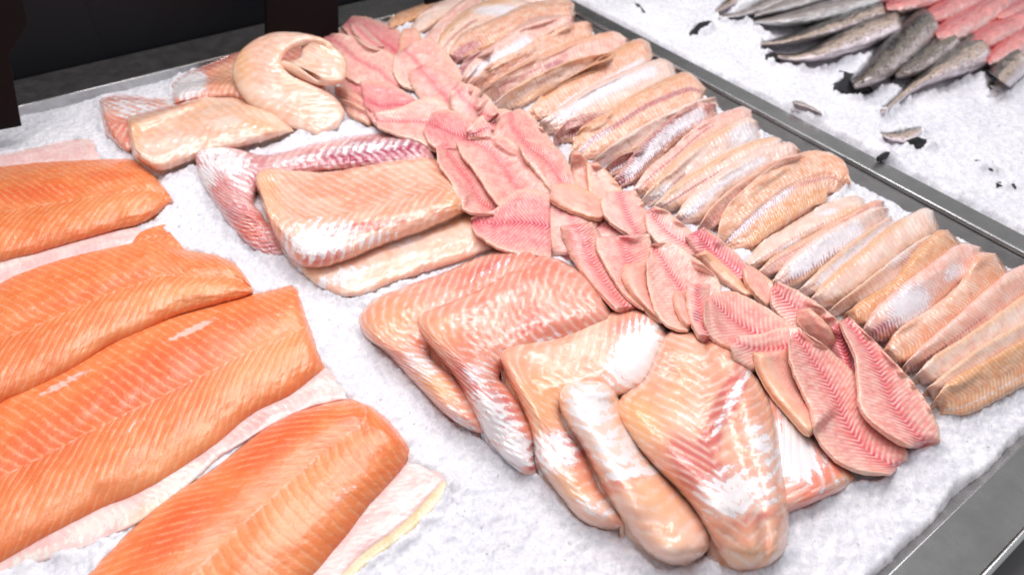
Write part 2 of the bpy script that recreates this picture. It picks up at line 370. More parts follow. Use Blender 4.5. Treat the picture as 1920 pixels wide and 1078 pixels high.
def ribbon(name, secs, mat, T=0.008, parent=None, label=None, cat=None, group=None, edge=0.0012, pe=2.2, ends=(0.12, 0.12), ragged=1.5,
           patches=(), bands=(), lump=0.0008, groove=0.0, soft=6, sink=0.002, extra=0.0, skew=0.0, do_stamp=True, base=None, tip=0.15, back=False, corr=0, pw=0.5, lift=0.0, skirt=True, stiff=0, cap=1.0, gv=0.0, gw=0.09):
    _cnt[0] += 1; sd = _cnt[0]*7.31
    secs = np.asarray(secs, float)
    n = len(secs)
    # arc-length-even resampling
    td = np.linspace(0, n-1, 40*n); D = crom(secs, td); C = at((D[:, 0]+D[:, 2])/2, (D[:, 1]+D[:, 3])/2, 0.01)
    L = np.concatenate([[0], np.cumsum(np.linalg.norm(np.diff(C, axis=0), axis=1))]); LL = L[-1]
    Wd = np.linalg.norm(at(D[:, 0], D[:, 1], 0.01)-at(D[:, 2], D[:, 3], 0.01), axis=1); WW = Wd.max()
    U = int(np.clip(LL/0.002, 24, 230)); V = int(np.clip(WW/0.0019, 15, 90))
    # blend arc-length and parameter so that short end sections still get rows
    tt = np.interp(np.linspace(0, LL, U)*0.8+0, L*0.8, td)*0.75+0.25*np.linspace(0, n-1, U)
    Q = crom(secs, tt)
    uu = np.linspace(0, 1, U); v = np.sin(np.linspace(-1, 1, V)*math.pi/2)*0.45+np.linspace(-1, 1, V)*0.55
    uL = L[-1]*np.interp(tt, td, L/L[-1])
    rg = lambda o: (fbm(uL*110+sd+o, uL*0+sd*3+o, 3)*ragged*2.2+fbm(uL*420+sd+o, uL*0+o, 2)*ragged*0.9)
    A = Q[:, :2].copy(); B = Q[:, 2:].copy(); dv = B-A; ln = np.linalg.norm(dv, axis=1)[:, None]+1e-6; dv /= ln
    lim = np.clip(ln/40, 0, 1)
    A += dv*(rg(0)[:, None]*lim); B += dv*(rg(50)[:, None]*lim)
    # round corners at both ends
    t = (v[None, :]+1)/2
    PX = A[:, None, 0]*(1-t)+B[:, None, 0]*t; PY = A[:, None, 1]*(1-t)+B[:, None, 1]*t
    vv = np.broadcast_to(v[None, :], PX.shape); uv_ = np.broadcast_to(uu[:, None], PX.shape)
    def endp(u, e): return np.clip(1-(1-np.clip(u/max(e, 1e-3), 0, 1))**2, 0, 1)**0.5
    eu = np.minimum(endp(uu, ends[0]), endp(1-uu, ends[1]))
    wsc = np.interp(tt, td, np.clip(Wd/(0.55*WW), tip, 1))**0.7
    prof = (1-np.abs(np.clip(vv-skew*(1-vv*vv), -1, 1))**pe).clip(0)**pw
    wx, wy = uL[:, None]*45+sd, vv*WW*22+sd
    th = T*prof*eu[:, None]*wsc[:, None]
    if groove: th = th-groove*np.exp(-((vv-gv)/gw)**2)*eu[:, None]
    lm = lump*2*fbm(wx, wy, 3)
    if corr: lm = lm+corr*np.sin(uL[:, None]*2*math.pi/0.0085-np.abs(vv)*2.2+1.5*fbm(wx, wy, 2))*(1-vv**4)
    th = np.maximum(th+lm*np.clip(prof*1.3, 0, 1)*eu[:, None], 0)+edge+extra
    if back: mid = None
    hb = np.full(PX.shape, 0.004)
    ice = base == 'ice'
    if ice:
        for it in range(3):
            P = at(PX, PY, hb+th); hb = blur(hm0(P[..., 0], P[..., 1]), 6); h = hb
    else:
        for it in range(5):
            P = at(PX, PY, hb+th)
            h = np.minimum(hm(P[..., 0], P[..., 1]), cap)
            hs = blur(dilate(h, min(7, 1+soft//3)), soft*2)
            hb = 0.4*hb+0.6*hs
            if stiff:
                hs = dilate(h, 1); a_ = uv_*2-1; B_ = [np.ones_like(a_), vv+0*a_]+[a_**q for q in range(1, stiff+1)]+[vv*a_, vv*vv+0*a_]
                B_ = np.stack([q.ravel() for q in B_], 1); cf = np.linalg.lstsq(B_, hs.ravel(), rcond=None)[0]
                ft = (B_@cf).reshape(h.shape); ft += np.percentile(hs-ft, 82)
                hb = blur(np.maximum(ft, blur(hs, 3)-0.001), 4)
        h = np.minimum(hm(P[..., 0], P[..., 1]), cap); hb = blur(np.maximum(hb, h-0.0025), 3+soft//4)
    if lift: hb = hb+abs(lift)*(0.5+0.5*vv*np.sign(lift))**2*sstep(0, .2, uv_)*(1-sstep(.8, 1, uv_))
    P = at(PX, PY, hb+th)
    if do_stamp: stamp(P)
    # metric grain coordinates in centimetres
    cm = V//2
    d = np.linalg.norm(np.diff(P, axis=1), axis=2); cw = np.concatenate([np.zeros((U, 1)), np.cumsum(d, axis=1)], 1); cw -= cw[:, cm:cm+1]
    cs = np.broadcast_to(uL[:, None], cw.shape)
    uv2 = np.stack([cs*100, cw*100], -1).reshape(-1, 2)
    mem = np.full(PX.shape, -0.6); pur = np.zeros(PX.shape); yel = np.zeros(PX.shape)
    tgt = dict(m=mem, p=pur, y=yel)
    for (k, x, y, rx, ry, ang, amp) in patches:
        ca, sa = math.cos(math.radians(ang)), math.sin(math.radians(ang)); X = PX-x; Y = PY-y
        a = (X*ca+Y*sa)/rx; b = (-X*sa+Y*ca)/ry
        g = np.exp(-(a*a+b*b)**1.3)*amp
        if k == 'm': mem[:] = np.maximum(mem, g*1.5-0.6 if False else g-0.25*(g < .25)-0.0)
        else: tgt[k][:] = np.maximum(tgt[k], g)
    for (k, v0, vw, u0, u1, amp) in bands:
        g = np.exp(-((vv-v0)/vw)**2)*sstep(u0-0.06, u0+0.06, uv_)*(1-sstep(u1-0.06, u1+0.06, uv_))*amp
        if k == 'm': mem[:] = np.maximum(mem, g-0.25*(g < .25))
        else: tgt[k][:] = np.maximum(tgt[k], g)
    bot = P.copy(); bot[..., 2] = np.minimum(hb-sink*0.5, P[..., 2]-0.0008)
    if skirt: bot[..., 2] = np.minimum(bot[..., 2], np.maximum(h-0.001, hb-0.012))
    ctr = P.reshape(-1, 3).mean(0); loc = np.array([ctr[0], ctr[1], float(hb.min())])
    org = np.array(parent['_o']) if parent is not None else loc
    fl_ = np.cross(np.diff(P, axis=0)[:, :-1], np.diff(P, axis=1)[:-1])[..., 2].mean() > 0
    fcs = sheet_faces(U, V); fcs = fcs if fl_ else fcs[:, ::-1].copy()
    me = mesh(name, np.concatenate([P.reshape(-1, 3), bot.reshape(-1, 3)]), fcs, M[mat], origin=org)
    r = lambda z: np.tile(z.ravel(), 2)
    add_attrs(me, np.tile(uv2, (2, 1)), mem=r(mem), pur=r(pur), yel=r(yel), vn=r(vv))
    o = bpy.data.objects.new(name, me)
    if parent is None: o.location = tuple(loc)
    else: o.parent = parent
    link(o, label, cat, group)
    return o
def root(name, px, py, label, cat, group=None):
    p = at(px, py, 0.0)
    o = thing(name, p, label, cat, group); o['_o'] = [float(v) for v in p]
    return o

# ---------------------------------------------------------------- counter: rails, divider, basins
def prism(name, prof, axis, a0, a1, mat, parent=None, bev=0.0012):
    """extrude a closed profile (list of (u,z)) along axis"""
    V_ = []; n = len(prof)
    for a in (a0, a1):
        for (u, z) in prof: V_.append((u, a, z) if axis == 'y' else (a, u, z))
    F_ = [tuple(range(n)), tuple(range(2*n-1, n-1, -1))]+[(i, i+n, (i+1) % n+n, (i+1) % n) for i in range(n)]
    me = mesh(name, V_, F_, mat, smooth=False)
    import bmesh
    bm = bmesh.new(); bm.from_mesh(me); bmesh.ops.recalc_face_normals(bm, faces=bm.faces); bm.to_mesh(me); bm.free()
    o = bpy.data.objects.new(name, me); link(o)
    if bev:
        md = o.modifiers.new('soft_edge', 'BEVEL'); md.width = bev; md.segments = 3; md.limit_method = 'ANGLE'
    if parent: o.parent = parent
    return o
ctr_ = thing('display_counter', (0, 0, 0), 'steel fish counter with two ice filled basins and flat rails between them', 'counter')
prism('divider_rail', [(0.9265, 0.001), (0.964, 0.0005), (1.0, -0.05), (0.9265, -0.05)], 'y', -0.016, 1.236, M['steel'], ctr_)
prism('inner_ledge', [(0.86, -0.0105), (0.9236, -0.0035), (0.9236, -0.05), (0.86, -0.05)], 'y', -0.014, 1.2355, M['steeldark'], ctr_)
prism('rail_lip', [(0.9235, 0.0035), (0.9275, 0.0035), (0.9275, 0.0002), (0.9235, -0.003)], 'y', -0.014, 1.2355, M['lip'], ctr_, 0.0008)
prism('front_rail', [(-0.018, 0.001), (0.026, 0.001), (0.05, -0.045), (-0.018, -0.045)], 'x', -0.5, 2.4, M['steel'], ctr_)
prism('rail_lip', [(-0.0235, 0.0045), (-0.0185, 0.0045), (-0.0185, -0.03), (-0.0235, -0.03)], 'x', -0.5, 2.4, M['lip'], ctr_, 0.0015)
prism('front_panel', [(-0.45, -0.05), (-0.024, -0.032), (-0.024, -0.06), (-0.45, -0.08)], 'x', -0.5, 2.4, M['steeldark'], ctr_)
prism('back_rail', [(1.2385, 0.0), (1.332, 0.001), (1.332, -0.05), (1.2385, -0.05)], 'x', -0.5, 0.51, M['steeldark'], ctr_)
prism('back_rail', [(1.2385, 0.0), (1.332, 0.001), (1.332, -0.05), (1.2385, -0.05)], 'x', 0.5105, 0.95, M['steel'], ctr_)
prism('rail_lip', [(1.232, 0.003), (1.238, 0.003), (1.238, -0.05), (1.232, -0.05)], 'x', -0.5, 0.95, M['lip'], ctr_, 0.001)
prism('basin', [(-0.5, -0.052), (0.03, -0.052), (0.03, -0.056), (-0.5, -0.056)], 'y', 0.0, 1.9, M['steeldark'], ctr_, 0)
# dark panel behind the counter
pan = prism('back_panel', [(1.336, -0.06), (1.35, -0.06), (1.35, .42), (1.336, .42)], 'x', -0.9, 0.118, M['panel'], None)
pan.name = 'panel_sheet'
pr = thing('back_panel', (0, 1.336, 0), 'dark glossy panel standing behind the steel rail at the back', 'panel')
pan.parent = pr; pan.location = (0, -1.336, 0)
p2 = prism('panel_sheet', [(1.338, -0.06), (1.352, -0.06), (1.352, .42), (1.338, .42)], 'x', 0.115, 2.6, M['panel'], None)
p2.parent = pr; p2.location = (0, -1.336, 0)
# black posts: upright plates parallel to the back rail
def plate(name, pts, y, thick, label):
    V_ = []
    for (px, py) in pts:
        d = (px-CX)/F*RIGHT*0
        dx, dy = (px-CX)/F, (py-CY)/F
        r = np.array([dx*RIGHT[i]+dy*DOWN[i]+FWD[i] for i in range(3)]); t = y/r[1]
        V_.append((r[0]*t, y, CH+r[2]*t))
    V_ += [(a, b+thick, c) for a, b, c in V_]; n = len(pts)
    F_ = [tuple(range(n)), tuple(range(2*n-1, n-1, -1))]+[(i, i+n, (i+1) % n+n, (i+1) % n) for i in range(n)]
    zc = min(v[2] for v in V_); org = (V_[n//2][0], y, zc)
    me = mesh(name, V_, F_, M['black'], False, org)
    import bmesh
    bm = bmesh.new(); bm.from_mesh(me); bmesh.ops.recalc_face_normals(bm, faces=bm.faces); bm.to_mesh(me); bm.free()
    o = bpy.data.objects.new(name, me); o.location = org; link(o, label, 'post')
    md = o.modifiers.new('soft_edge', 'BEVEL'); md.width = 0.001; md.segments = 2
    return o
plate('black_post', [(-90, -160), (38, -160), (44, 5), (52, 46), (32, 80), (17, 104), (30, 178), (41, 237), (-90, 262)], 1.12, 0.012, 'black notched post standing in the ice at the left edge')
plate('black_post', [(498, -160), (632, -160), (636, 80), (501, 90)], 1.2, 0.012, 'broad black post behind the rolled white fillet')
plate('black_post', [(798, -160), (850, -160), (852, 14), (801, 14)], 1.225, 0.012, 'narrow black post at the far end of the narrow fillets')
# ================================================================ salmon
SG = 'orange fillets in a row on the left'
def salmon(label, secs, patches=(), flap=None, flapp=(), flapT=0.003, rim=None, T=0.019, w0=None, skin=True, grp=SG, flap_first=True, fl=None):
    s0 = np.asarray(secs, float); c = s0[len(s0)//2]
    r = root('salmon_fillet', (c[0]+c[2])/2, (c[1]+c[3])/2, label, 'salmon fillet', grp)
    if skin:
        k = s0.copy(); d = k[:, 2:]-k[:, :2]; d /= np.linalg.norm(d, axis=1)[:, None]+1e-6
        k[:, :2] -= d*0.3; k[:, 2:] += d*1.2
        t = k[-1]-k[-2]; k[-1] += t/np.linalg.norm(t)*1.2
        ribbon('skin', k, 'skin', T=0.0006, parent=r, base='ice', do_stamp=False, edge=0.0012, ragged=0.5, ends=(.02, .02), lump=0.0002, tip=1)
    if flap is not None and flap_first:
        ribbon('belly_flap', flap, 'belly', T=flapT, parent=r, base='ice', patches=flapp, ragged=1.0, ends=(.05, .08), lump=0.0006)
    if rim is not None:
        ribbon('flap_rim', rim, 'rim', T=0.003, parent=r, base='ice', ragged=0.8, ends=(.1, .2), lump=0.0004)
    ribbon('flesh', s0, 'salmon', T=T, parent=r, base='ice', patches=patches, ragged=0.9, ends=(.02, .05), lump=0.0011, groove=0.003, gw=.22, gv=-.1, edge=0.002, tip=0.45, **{'pe': 3.0, 'pw': .8, **(fl or {})})
    return r
M['skin'] = plain('fish_skin', (0.07, 0.08, 0.09), 0.3, 0.5)
salmon('orange fillet farthest from the front with pink belly strip, beside the black post',
  [(-170,335,-170,525),(-80,320,-80,510),(0,311,0,492),(60,305,60,477),(120,301,118,460),(170,299,168,446),(215,298,215,432),(250,300,262,421),(280,320,296,402),(303,345,316,386),(319,364,325,378)],
  [('p',60,360,120,22,-4,.6),('y',220,380,90,30,-15,.6),('p',200,330,60,16,0,.5)],
  flap=[(-160,320,-160,350),(-80,303,-80,330),(0,289,0,320),(60,277,60,312),(110,266,112,308),(155,259,160,305),(178,262,192,303)], flapp=[('y',60,272,90,4,-14,.4)])
salmon('orange fillet with long white belly strip, second from the back',
  [(-170,640,-170,870),(-80,585,-80,810),(0,530,0,757),(60,503,70,728),(130,481,140,690),(190,467,205,648),(245,455,275,618),(290,446,325,594),(345,467,375,580),(405,478,420,568),(440,494,450,560),(462,520,468,553),(471,535,476,547)],
  [('p',180,545,170,14,-20,.5),('y',330,555,110,30,-12,.9),('y',200,640,120,25,-25,.7),('p',60,640,90,30,-20,.35)],
  flap=[(-160,565,-160,640),(-80,528,-80,590),(0,488,0,538),(60,476,60,512),(110,462,115,492),(170,445,175,476),(225,431,232,466),(262,424,268,462)], flapp=[('m',20,495,80,9,-18,.55)])
# small orange corner above the strip belongs to the same fillet: traced as its own lobe
_o = [o for o in bpy.data.objects if o.name.startswith('salmon_fillet')][-1]
ribbon('flesh', [(240,458,244,470),(262,436,268,468),(285,426,300,470),(308,421,330,472),(314,430,352,474)], 'salmon', T=0.004, parent=_o, base='ice', ragged=.8, ends=(.1, .05), lump=.0004)
salmon('largest orange fillet, with pink and whitish belly edge at its lower side',
  [(-170,880,-170,1160),(-80,812,-80,1106),(0,752,0,1056),(60,722,66,1018),(120,693,134,982),(180,660,200,948),(235,628,265,922),(300,602,335,882),(370,580,410,830),(440,561,470,780),(500,545,545,742),(540,536,592,705),(554,532,609,691)],
  [('p',300,700,230,60,-27,.75),('p',440,610,130,30,-20,.55),('p',80,830,160,60,-30,.6),('y',500,680,110,60,-40,.7),('y',330,850,150,30,-33,.9),('y',120,940,120,25,-28,.7),('m',360,618,55,7,-25,.9),('m',120,718,60,7,-28,.8),('m',250,800,60,20,-30,.3)],
  flap=[(-160,1130,-160,1180),(-80,1095,-80,1135),(0,1048,2,1074),(66,1010,78,1052),(128,978,148,1030),(190,948,205,1005),(234,934,258,980),(300,895,351,911),(380,840,410,858),(415,815,442,838),(470,768,505,800),(535,725,575,766),(590,695,630,752),(610,688,652,748),(622,688,658,742)],
  flapp=[('y',290,950,70,18,-30,.8),('m',330,905,90,22,-33,.8),('m',180,985,90,20,-25,.8),('m',60,1045,60,14,-22,.7),('m',610,720,40,25,-20,.45),('p',480,790,70,16,-35,.5)], fl=dict(pe=2.8))
salmon('orange fillet at the bottom edge of the picture with yellow rimmed pink belly flap',
  [(10,1230,420,1300),(90,1150,500,1200),(165,1075,565,1108),(240,998,612,1052),(320,930,652,1003),(400,878,695,945),(480,815,732,905),(545,777,758,872),(600,759,768,845),(640,750,752,815),(658,748,720,780),(668,750,692,761)],
  [('p',520,820,120,40,-38,.75),('p',330,990,120,40,-42,.7),('y',560,950,120,60,-42,.8),('y',440,1010,150,30,-40,.5),('m',640,930,60,20,-45,.35),('p',650,790,60,18,20,.5)],
  flap=[(380,1190,560,1230),(480,1130,610,1150),(540,1090,646,1075),(600,1040,690,1031),(640,1000,741,995),(690,940,785,954),(730,900,812,922),(765,866,834,900),(788,868,830,886)],
  flapp=[('m',625,1010,14,8,0,.7),('p',700,960,80,12,-42,.25),('m',690,950,50,10,-45,.45)],
  rim=[(560,1180,590,1190),(644,1073,667,1084),(688,1030,702,1050),(739,994,753,1012),(783,953,803,970),(812,921,832,936),(834,898,848,911),(845,895,849,903)], T=0.024)

# ================================================================ thick folded white fillets
CG1 = 'thick white fillets folded at the back'; CG2 = 'thick folded white fillets at the front'
CK = dict(pe=2.5, lump=0.0015, ragged=1.5, soft=40, edge=0.002, cap=.012)
def folded(label, px, py, grp=CG2): return root('folded_fillet', px, py, label, 'white fillet', grp)
f = folded('pale peach folded fillet lying under the rolled one', 400, 260, CG1)
ribbon('lower_fold', [(184,192,196,250),(196,181,238,285),(240,179,272,262),(300,185,320,235),(350,184,372,215),(385,175,400,198)], 'codpink', T=.016, parent=f,
  patches=[('m',255,205,90,26,10,.62),('m',350,190,50,14,-5,.9),('p',230,185,50,8,0,.5)], ends=(.15,.1), **CK)
ribbon('upper_fold', [(236,225,246,285),(246,216,270,308),(290,205,305,321),(340,192,352,306),(390,178,405,290),(432,174,450,278),(470,186,490,268),(510,207,522,258),(545,235,553,246)], 'codpale', T=.026, parent=f,
  patches=[('y',250,250,16,50,-10,.9),('p',300,205,90,6,-12,.7),('y',500,235,50,20,20,.7),('y',380,195,60,12,-10,.5)], bands=[('y',-.55,.3,.1,.8,.5)], ends=(.08,.12), **CK)
f = folded('purple red folded fillet with white net membrane, behind the peach folded one', 600, 300, CG1)
ribbon('fillet', [(810,270,820,308),(785,254,800,312),(740,249,765,312),(690,252,712,315),(640,259,655,320),(580,271,596,325),(500,290,520,335),(435,277,490,350),(385,277,480,365),(366,290,478,385),(372,325,490,398),(395,370,500,415),(430,421,522,432),(470,462,530,455),(508,483,533,477)], 'codred', T=.022, parent=f,
  patches=[('m',420,300,62,30,20,.85),('m',385,330,26,34,20,.75),('m',560,300,70,10,-12,.6),('m',690,275,110,14,-6,.62),('y',470,430,34,40,40,1),('p',700,285,110,22,-6,1),('p',520,340,60,20,0,.6),('y',410,370,24,30,50,.5),('m',450,345,40,16,40,.5)], ends=(.05,.08), corr=.0005, **CK)
f = folded('peach folded fillet with white webbed membrane over its front corner', 700, 420, CG1)
ribbon('lower_fold', [(545,440,556,505),(575,455,590,532),(620,455,640,556),(665,450,685,552),(720,430,735,531),(790,415,805,508),(850,400,868,488),(890,397,905,474),(915,420,932,466)], 'codpale', T=.013, parent=f,
  patches=[('m',640,520,70,22,-15,.62),('m',760,455,50,10,-22,.5),('y',590,520,30,20,40,.7),('y',860,410,40,20,-20,.7),('y',700,525,60,12,-14,.3)], ends=(.08,.1), **CK)
ribbon('upper_fold', [(475,338,496,392),(486,319,520,450),(515,314,560,496),(560,319,612,500),(615,321,662,484),(680,311,712,462),(745,300,775,440),(795,294,822,422),(830,306,852,408),(858,340,872,398),(876,372,880,388)], 'cod', T=.03, parent=f,
  patches=[('m',600,450,85,42,-8,.8),('m',700,450,60,18,-14,.55),('p',650,432,120,12,-10,.9),('p',600,480,60,22,-10,.7),('y',490,360,30,60,-20,.6),('y',860,380,26,30,0,.6)], ends=(.08,.08), corr=.0001, **CK)
# front group
f = folded('leftmost front folded fillet, smooth peach with a round shoulder on the ice', 800, 600)
ribbon('fillet', [(1010,478,1040,510),(985,462,1010,530),(950,464,985,550),(890,484,930,585),(830,510,875,615),(770,532,830,640),(712,555,810,655),(680,580,806,665),(672,605,812,675),(688,635,832,690),(725,662,862,712),(765,705,895,748),(812,755,915,795),(850,790,915,815),(880,806,903,815)], 'codpink', T=.026, parent=f,
  patches=[('m',790,680,50,30,40,.6),('y',735,600,60,50,-20,.7),('y',820,720,50,22,42,1),('p',920,500,90,16,-25,.4),('m',930,500,100,10,-30,.4),('m',860,785,60,12,42,.5)], ends=(.05,.1), corr=.0002, **CK)
f = folded('second front folded fillet from the left, strongly ribbed with white membrane down its leg', 950, 620)
ribbon('fillet', [(1120,545,1158,592),(1088,510,1145,612),(1045,484,1110,630),(1000,482,1058,645),(955,505,1012,662),(900,538,970,678),(850,558,950,688),(805,577,940,700),(779,598,938,712),(795,635,955,728),(825,672,974,752),(855,712,990,785),(880,760,1004,820),(905,808,1002,852),(935,850,1006,878),(968,880,1006,890),(990,893,1004,892)], 'codpink', T=.036, parent=f,
  patches=[('m',925,790,45,75,-32,.88),('m',900,700,45,40,-20,.5),('m',1030,640,60,16,-20,.55),('m',965,850,40,40,-30,1.0),('p',1010,600,90,40,-25,.35),('y',820,620,50,40,20,.5),('p',872,725,34,50,-35,.9),('p',940,770,30,60,-35,.8),('p',990,850,14,50,-20,.8)], ends=(.06,.1), corr=.0003, **CK)
f = folded('third front folded fillet from the left, bright white membrane behind its shoulder', 1080, 700)
ribbon('fillet', [(1225,583,1262,625),(1195,577,1245,660),(1150,583,1215,720),(1105,603,1165,745),(1050,630,1110,755),(990,636,1068,765),(945,641,1055,775),(933,662,1055,785),(945,695,1062,800),(968,740,1078,825),(990,790,1098,850),(1000,830,1112,880),(1008,870,1126,915),(1035,910,1145,940),(1058,940,1165,965),(1085,972,1178,984),(1120,992,1172,993)], 'cod', T=.03, parent=f,
  patches=[('m',1195,665,52,75,32,1.15),('m',1040,845,50,45,10,.82),('m',1120,950,50,24,10,.6),('p',1060,840,60,40,0,.8),('y',1010,750,60,60,30,.7),('p',1180,610,60,22,-15,.5),('y',1080,920,60,20,20,.4)], ends=(.05,.08), **CK)
f = folded('narrow folded fillet with white skinned shoulder, second from the right at the front', 1180, 880)
ribbon('fillet', [(1072,712,1132,709),(1052,726,1156,735),(1046,752,1166,765),(1060,790,1185,805),(1090,838,1215,855),(1126,905,1262,905),(1160,965,1303,950),(1190,1010,1330,990),(1222,1042,1333,1020),(1258,1058,1318,1042),(1285,1060,1300,1052)], 'codpale', T=.04, parent=f,
  patches=[('m',1105,760,50,62,-25,.85),('m',1160,840,60,50,-40,.72),('m',1190,885,70,12,-10,1.0),('p',1165,905,60,18,-20,.9),('p',1090,850,14,60,-30,.6),('y',1230,930,70,30,40,.9),('y',1070,745,22,20,0,.5),('y',1250,1000,40,30,40,.5)], ends=(.12,.12), **CK)
f = folded('broad rightmost front fillet with dark pink centre line and two white membrane patches', 1350, 840)
ribbon('side_flap', [(1400,680,1370,780),(1440,714,1400,860),(1488,765,1420,930),(1528,815,1440,975),(1564,855,1488,958),(1592,882,1545,935),(1605,895,1585,916)], 'codpink', T=.022, parent=f,
  patches=[('m',1478,845,62,70,-40,1.15),('y',1590,895,30,14,-30,.7),('m',1560,910,50,10,-30,.4),('m',1478,770,20,60,-35,.8)], ends=(.1,.12), **CK)
ribbon('fillet', [(1262,614,1300,612),(1243,634,1345,632),(1224,672,1398,680),(1206,712,1432,728),(1163,745,1452,772),(1157,780,1462,822),(1190,832,1468,870),(1228,876,1474,915),(1270,918,1478,945),(1300,954,1480,972),(1325,995,1478,1005),(1345,1035,1470,1035),(1370,1062,1445,1058),(1398,1069,1420,1067)], 'cod', T=.044, parent=f,
  patches=[('p',1370,740,22,90,28,1.15),('p',1330,830,24,40,28,1),('m',1375,745,12,90,28,.62),('m',1380,925,80,55,-10,.85),('m',1430,840,34,80,-28,.6),('y',1195,790,50,60,-20,.9),('p',1310,870,80,34,38,1.0),('p',1290,900,20,60,-35,.7),('p',1420,970,60,14,-15,.5),('y',1400,1045,60,20,0,.6),('y',1260,750,30,90,30,.35)], ends=(.06,.1), groove=.006, gv=.42, gw=.16, **CK)

# rolled fillet: a thick sheet curled over itself, given by its front and back edges in space
def curled(label, px, py, Fr, Bk, thick, mat, patches):
    r = root('rolled_fillet', px, py, label, 'white fillet', CG1)
    Fr = np.asarray(Fr, float); Bk = np.asarray(Bk, float); n = len(Fr)
    U, V = 150, 60; t = np.linspace(0, n-1, U); A = crom(Fr, t); B = crom(Bk, t)
    v = np.linspace(0, 1, V)
    Q = A[:, None, :]*(1-v[None, :, None])+B[:, None, :]*v[None, :, None]
    P = at(Q[..., 0], Q[..., 1], Q[..., 2])
    N = np.cross(np.gradient(P, axis=0), np.gradient(P, axis=1)); N /= np.linalg.norm(N, axis=2)[..., None]+1e-9
    uu = np.linspace(0, 1, U)
    e = (np.clip(1-(2*uu-1)**12, 0, 1)**.5)[:, None]*(np.clip(1-np.abs(2*v-1)**3.5, 0, 1)**.5)[None, :]
    s = np.concatenate([[0], np.cumsum(np.linalg.norm(np.diff(P[:, V//2], axis=0), axis=1))])
    th = thick*e*(1+0.35*fbm(s[:, None]*60, v[None, :]*4, 3))+0.0012
    rip = 0.0012*fbm(s[:, None]*90+3, v[None, :]*5, 3)
    top = P+N*(th/2+rip)[..., None]; bot = P-N*(th/2-rip)[..., None]
    lo = -0.002
    for X in (top, bot): X[..., 2] = np.maximum(X[..., 2], lo)
    w_ = (v-0.5)*np.linalg.norm(P[U//2, -1]-P[U//2, 0])*100
    uv = np.stack([np.broadcast_to(s[:, None]*100, (U, V)), np.broadcast_to(w_[None, :], (U, V))], -1).reshape(-1, 2)
    mem = np.full((U, V), -0.3); yel = np.zeros((U, V)); pur = np.zeros((U, V)); T_ = dict(m=mem, y=yel, p=pur)
    for (k, x, y, rx, ry, ang, amp) in patches:
        ca, sa = math.cos(math.radians(ang)), math.sin(math.radians(ang)); X = Q[..., 0]-x; Y = Q[..., 1]-y
        g = np.exp(-(((X*ca+Y*sa)/rx)**2+((-X*sa+Y*ca)/ry)**2)**1.3)*amp; T_[k][:] = np.maximum(T_[k], g if k != 'm' else g-.25*(g < .25))
    me = mesh('fillet', np.concatenate([top.reshape(-1, 3), bot.reshape(-1, 3)]), sheet_faces(U, V), M[mat], origin=r['_o'])
    q = lambda z: np.tile(z.ravel(), 2)
    add_attrs(me, np.tile(uv, (2, 1)), mem=q(mem), pur=q(pur), yel=q(yel), vn=q(np.broadcast_to(2*v-1, (U, V))))
    import bmesh
    bm = bmesh.new(); bm.from_mesh(me); bmesh.ops.recalc_face_normals(bm, faces=bm.faces); bm.to_mesh(me); bm.free()
    o = bpy.data.objects.new('fillet', me); o.parent = r; link(o); stamp(top[:55])
    return r
rr = curled('rolled pale fillet curled into an open loop beside the broad black post', 540, 200,
  [(634,240,.004),(646,210,.014),(624,180,.028),(586,160,.038),(546,142,.048),(528,118,.056),(540,94,.064),(580,79,.069),(626,88,.066),(650,118,.056),(644,150,.050),(612,157,.047),(580,142,.048),(562,122,.05)],
  [(596,254,.001),(560,244,.003),(512,224,.010),(466,195,.022),(442,160,.034),(437,127,.045),(457,94,.055),(500,70,.062),(545,70,.062),(565,90,.055),(560,112,.048),(530,120,.045),(500,112,.047),(485,105,.05)],
  0.017, 'codpale', [('y',455,125,22,50,-15,1.0),('p',450,110,10,50,-12,.5),('y',620,90,40,24,30,.6),('p',600,88,40,10,20,.5),('y',480,200,50,14,35,.5),('y',540,150,20,40,0,.3)])
ribbon('tail_flap', [(320,158,326,196),(342,140,350,190),(380,124,390,186),(420,108,432,182),(446,98,462,190),(500,90,510,205),(560,88,570,200),(612,96,618,190)], 'codpink', T=.013, parent=rr,
  patches=[('m',355,160,38,26,-25,1.1),('y',430,150,40,30,0,.6),('p',400,120,50,8,-25,.5)], ends=(.1,.1), **CK)
# ================================================================ narrow fillets along the divider
WG = 'narrow fillets in the row beside the divider'
def W(label, pts, mat='cream', T=.013, grow=1.28, **k):
    pts = [(x+random.uniform(-3, 3)*(0 < q < len(pts)-1), y+random.uniform(-2.5, 2.5)*(0 < q < len(pts)-1), w_*random.uniform(.86, 1.12)) for q, (x, y, w_) in enumerate(pts)]
    sd_ = random.choice((.75, .7, -.8)); k['bands'] = list(k.get('bands', ()))+[('y', sd_, .3, random.uniform(0, .15), random.uniform(.75, 1), random.uniform(.55, .95))]+([('p', random.uniform(-.4, .4), .13, 0, random.uniform(.3, .8), random.uniform(.4, .7))] if random.random() < .45 else [])
    o = ribbon('narrow_fillet', strand(pts, grow), mat, T=T, label=label, cat='narrow fillet', group=WG, ends=(.07,.07), pe=2.0, lump=.0014, ragged=1.4, soft=4, edge=.0012, stiff=2, cap=.03, pw=.6, corr=k.pop('corr', .0003), **k)
    return o
far = ' narrow fillet at the far end of the divider row, '
W('brown'+far+'nearest the small ice patch', [(728,50,12),(750,38,20),(780,26,22),(822,8,20)], 'brown', T=.01)
W('pale'+far+'second from the brown one', [(770,66,14),(800,42,26),(830,20,26),(875,-8,22)], 'cream')
W('topmost tiny narrow fillet, peach with white film, cut by the picture top', [(910,18,14),(950,2,22),(1010,-6,22),(1060,8,10)], 'pinkish', T=.01, bands=[('m',0,.6,0,1,.6)])
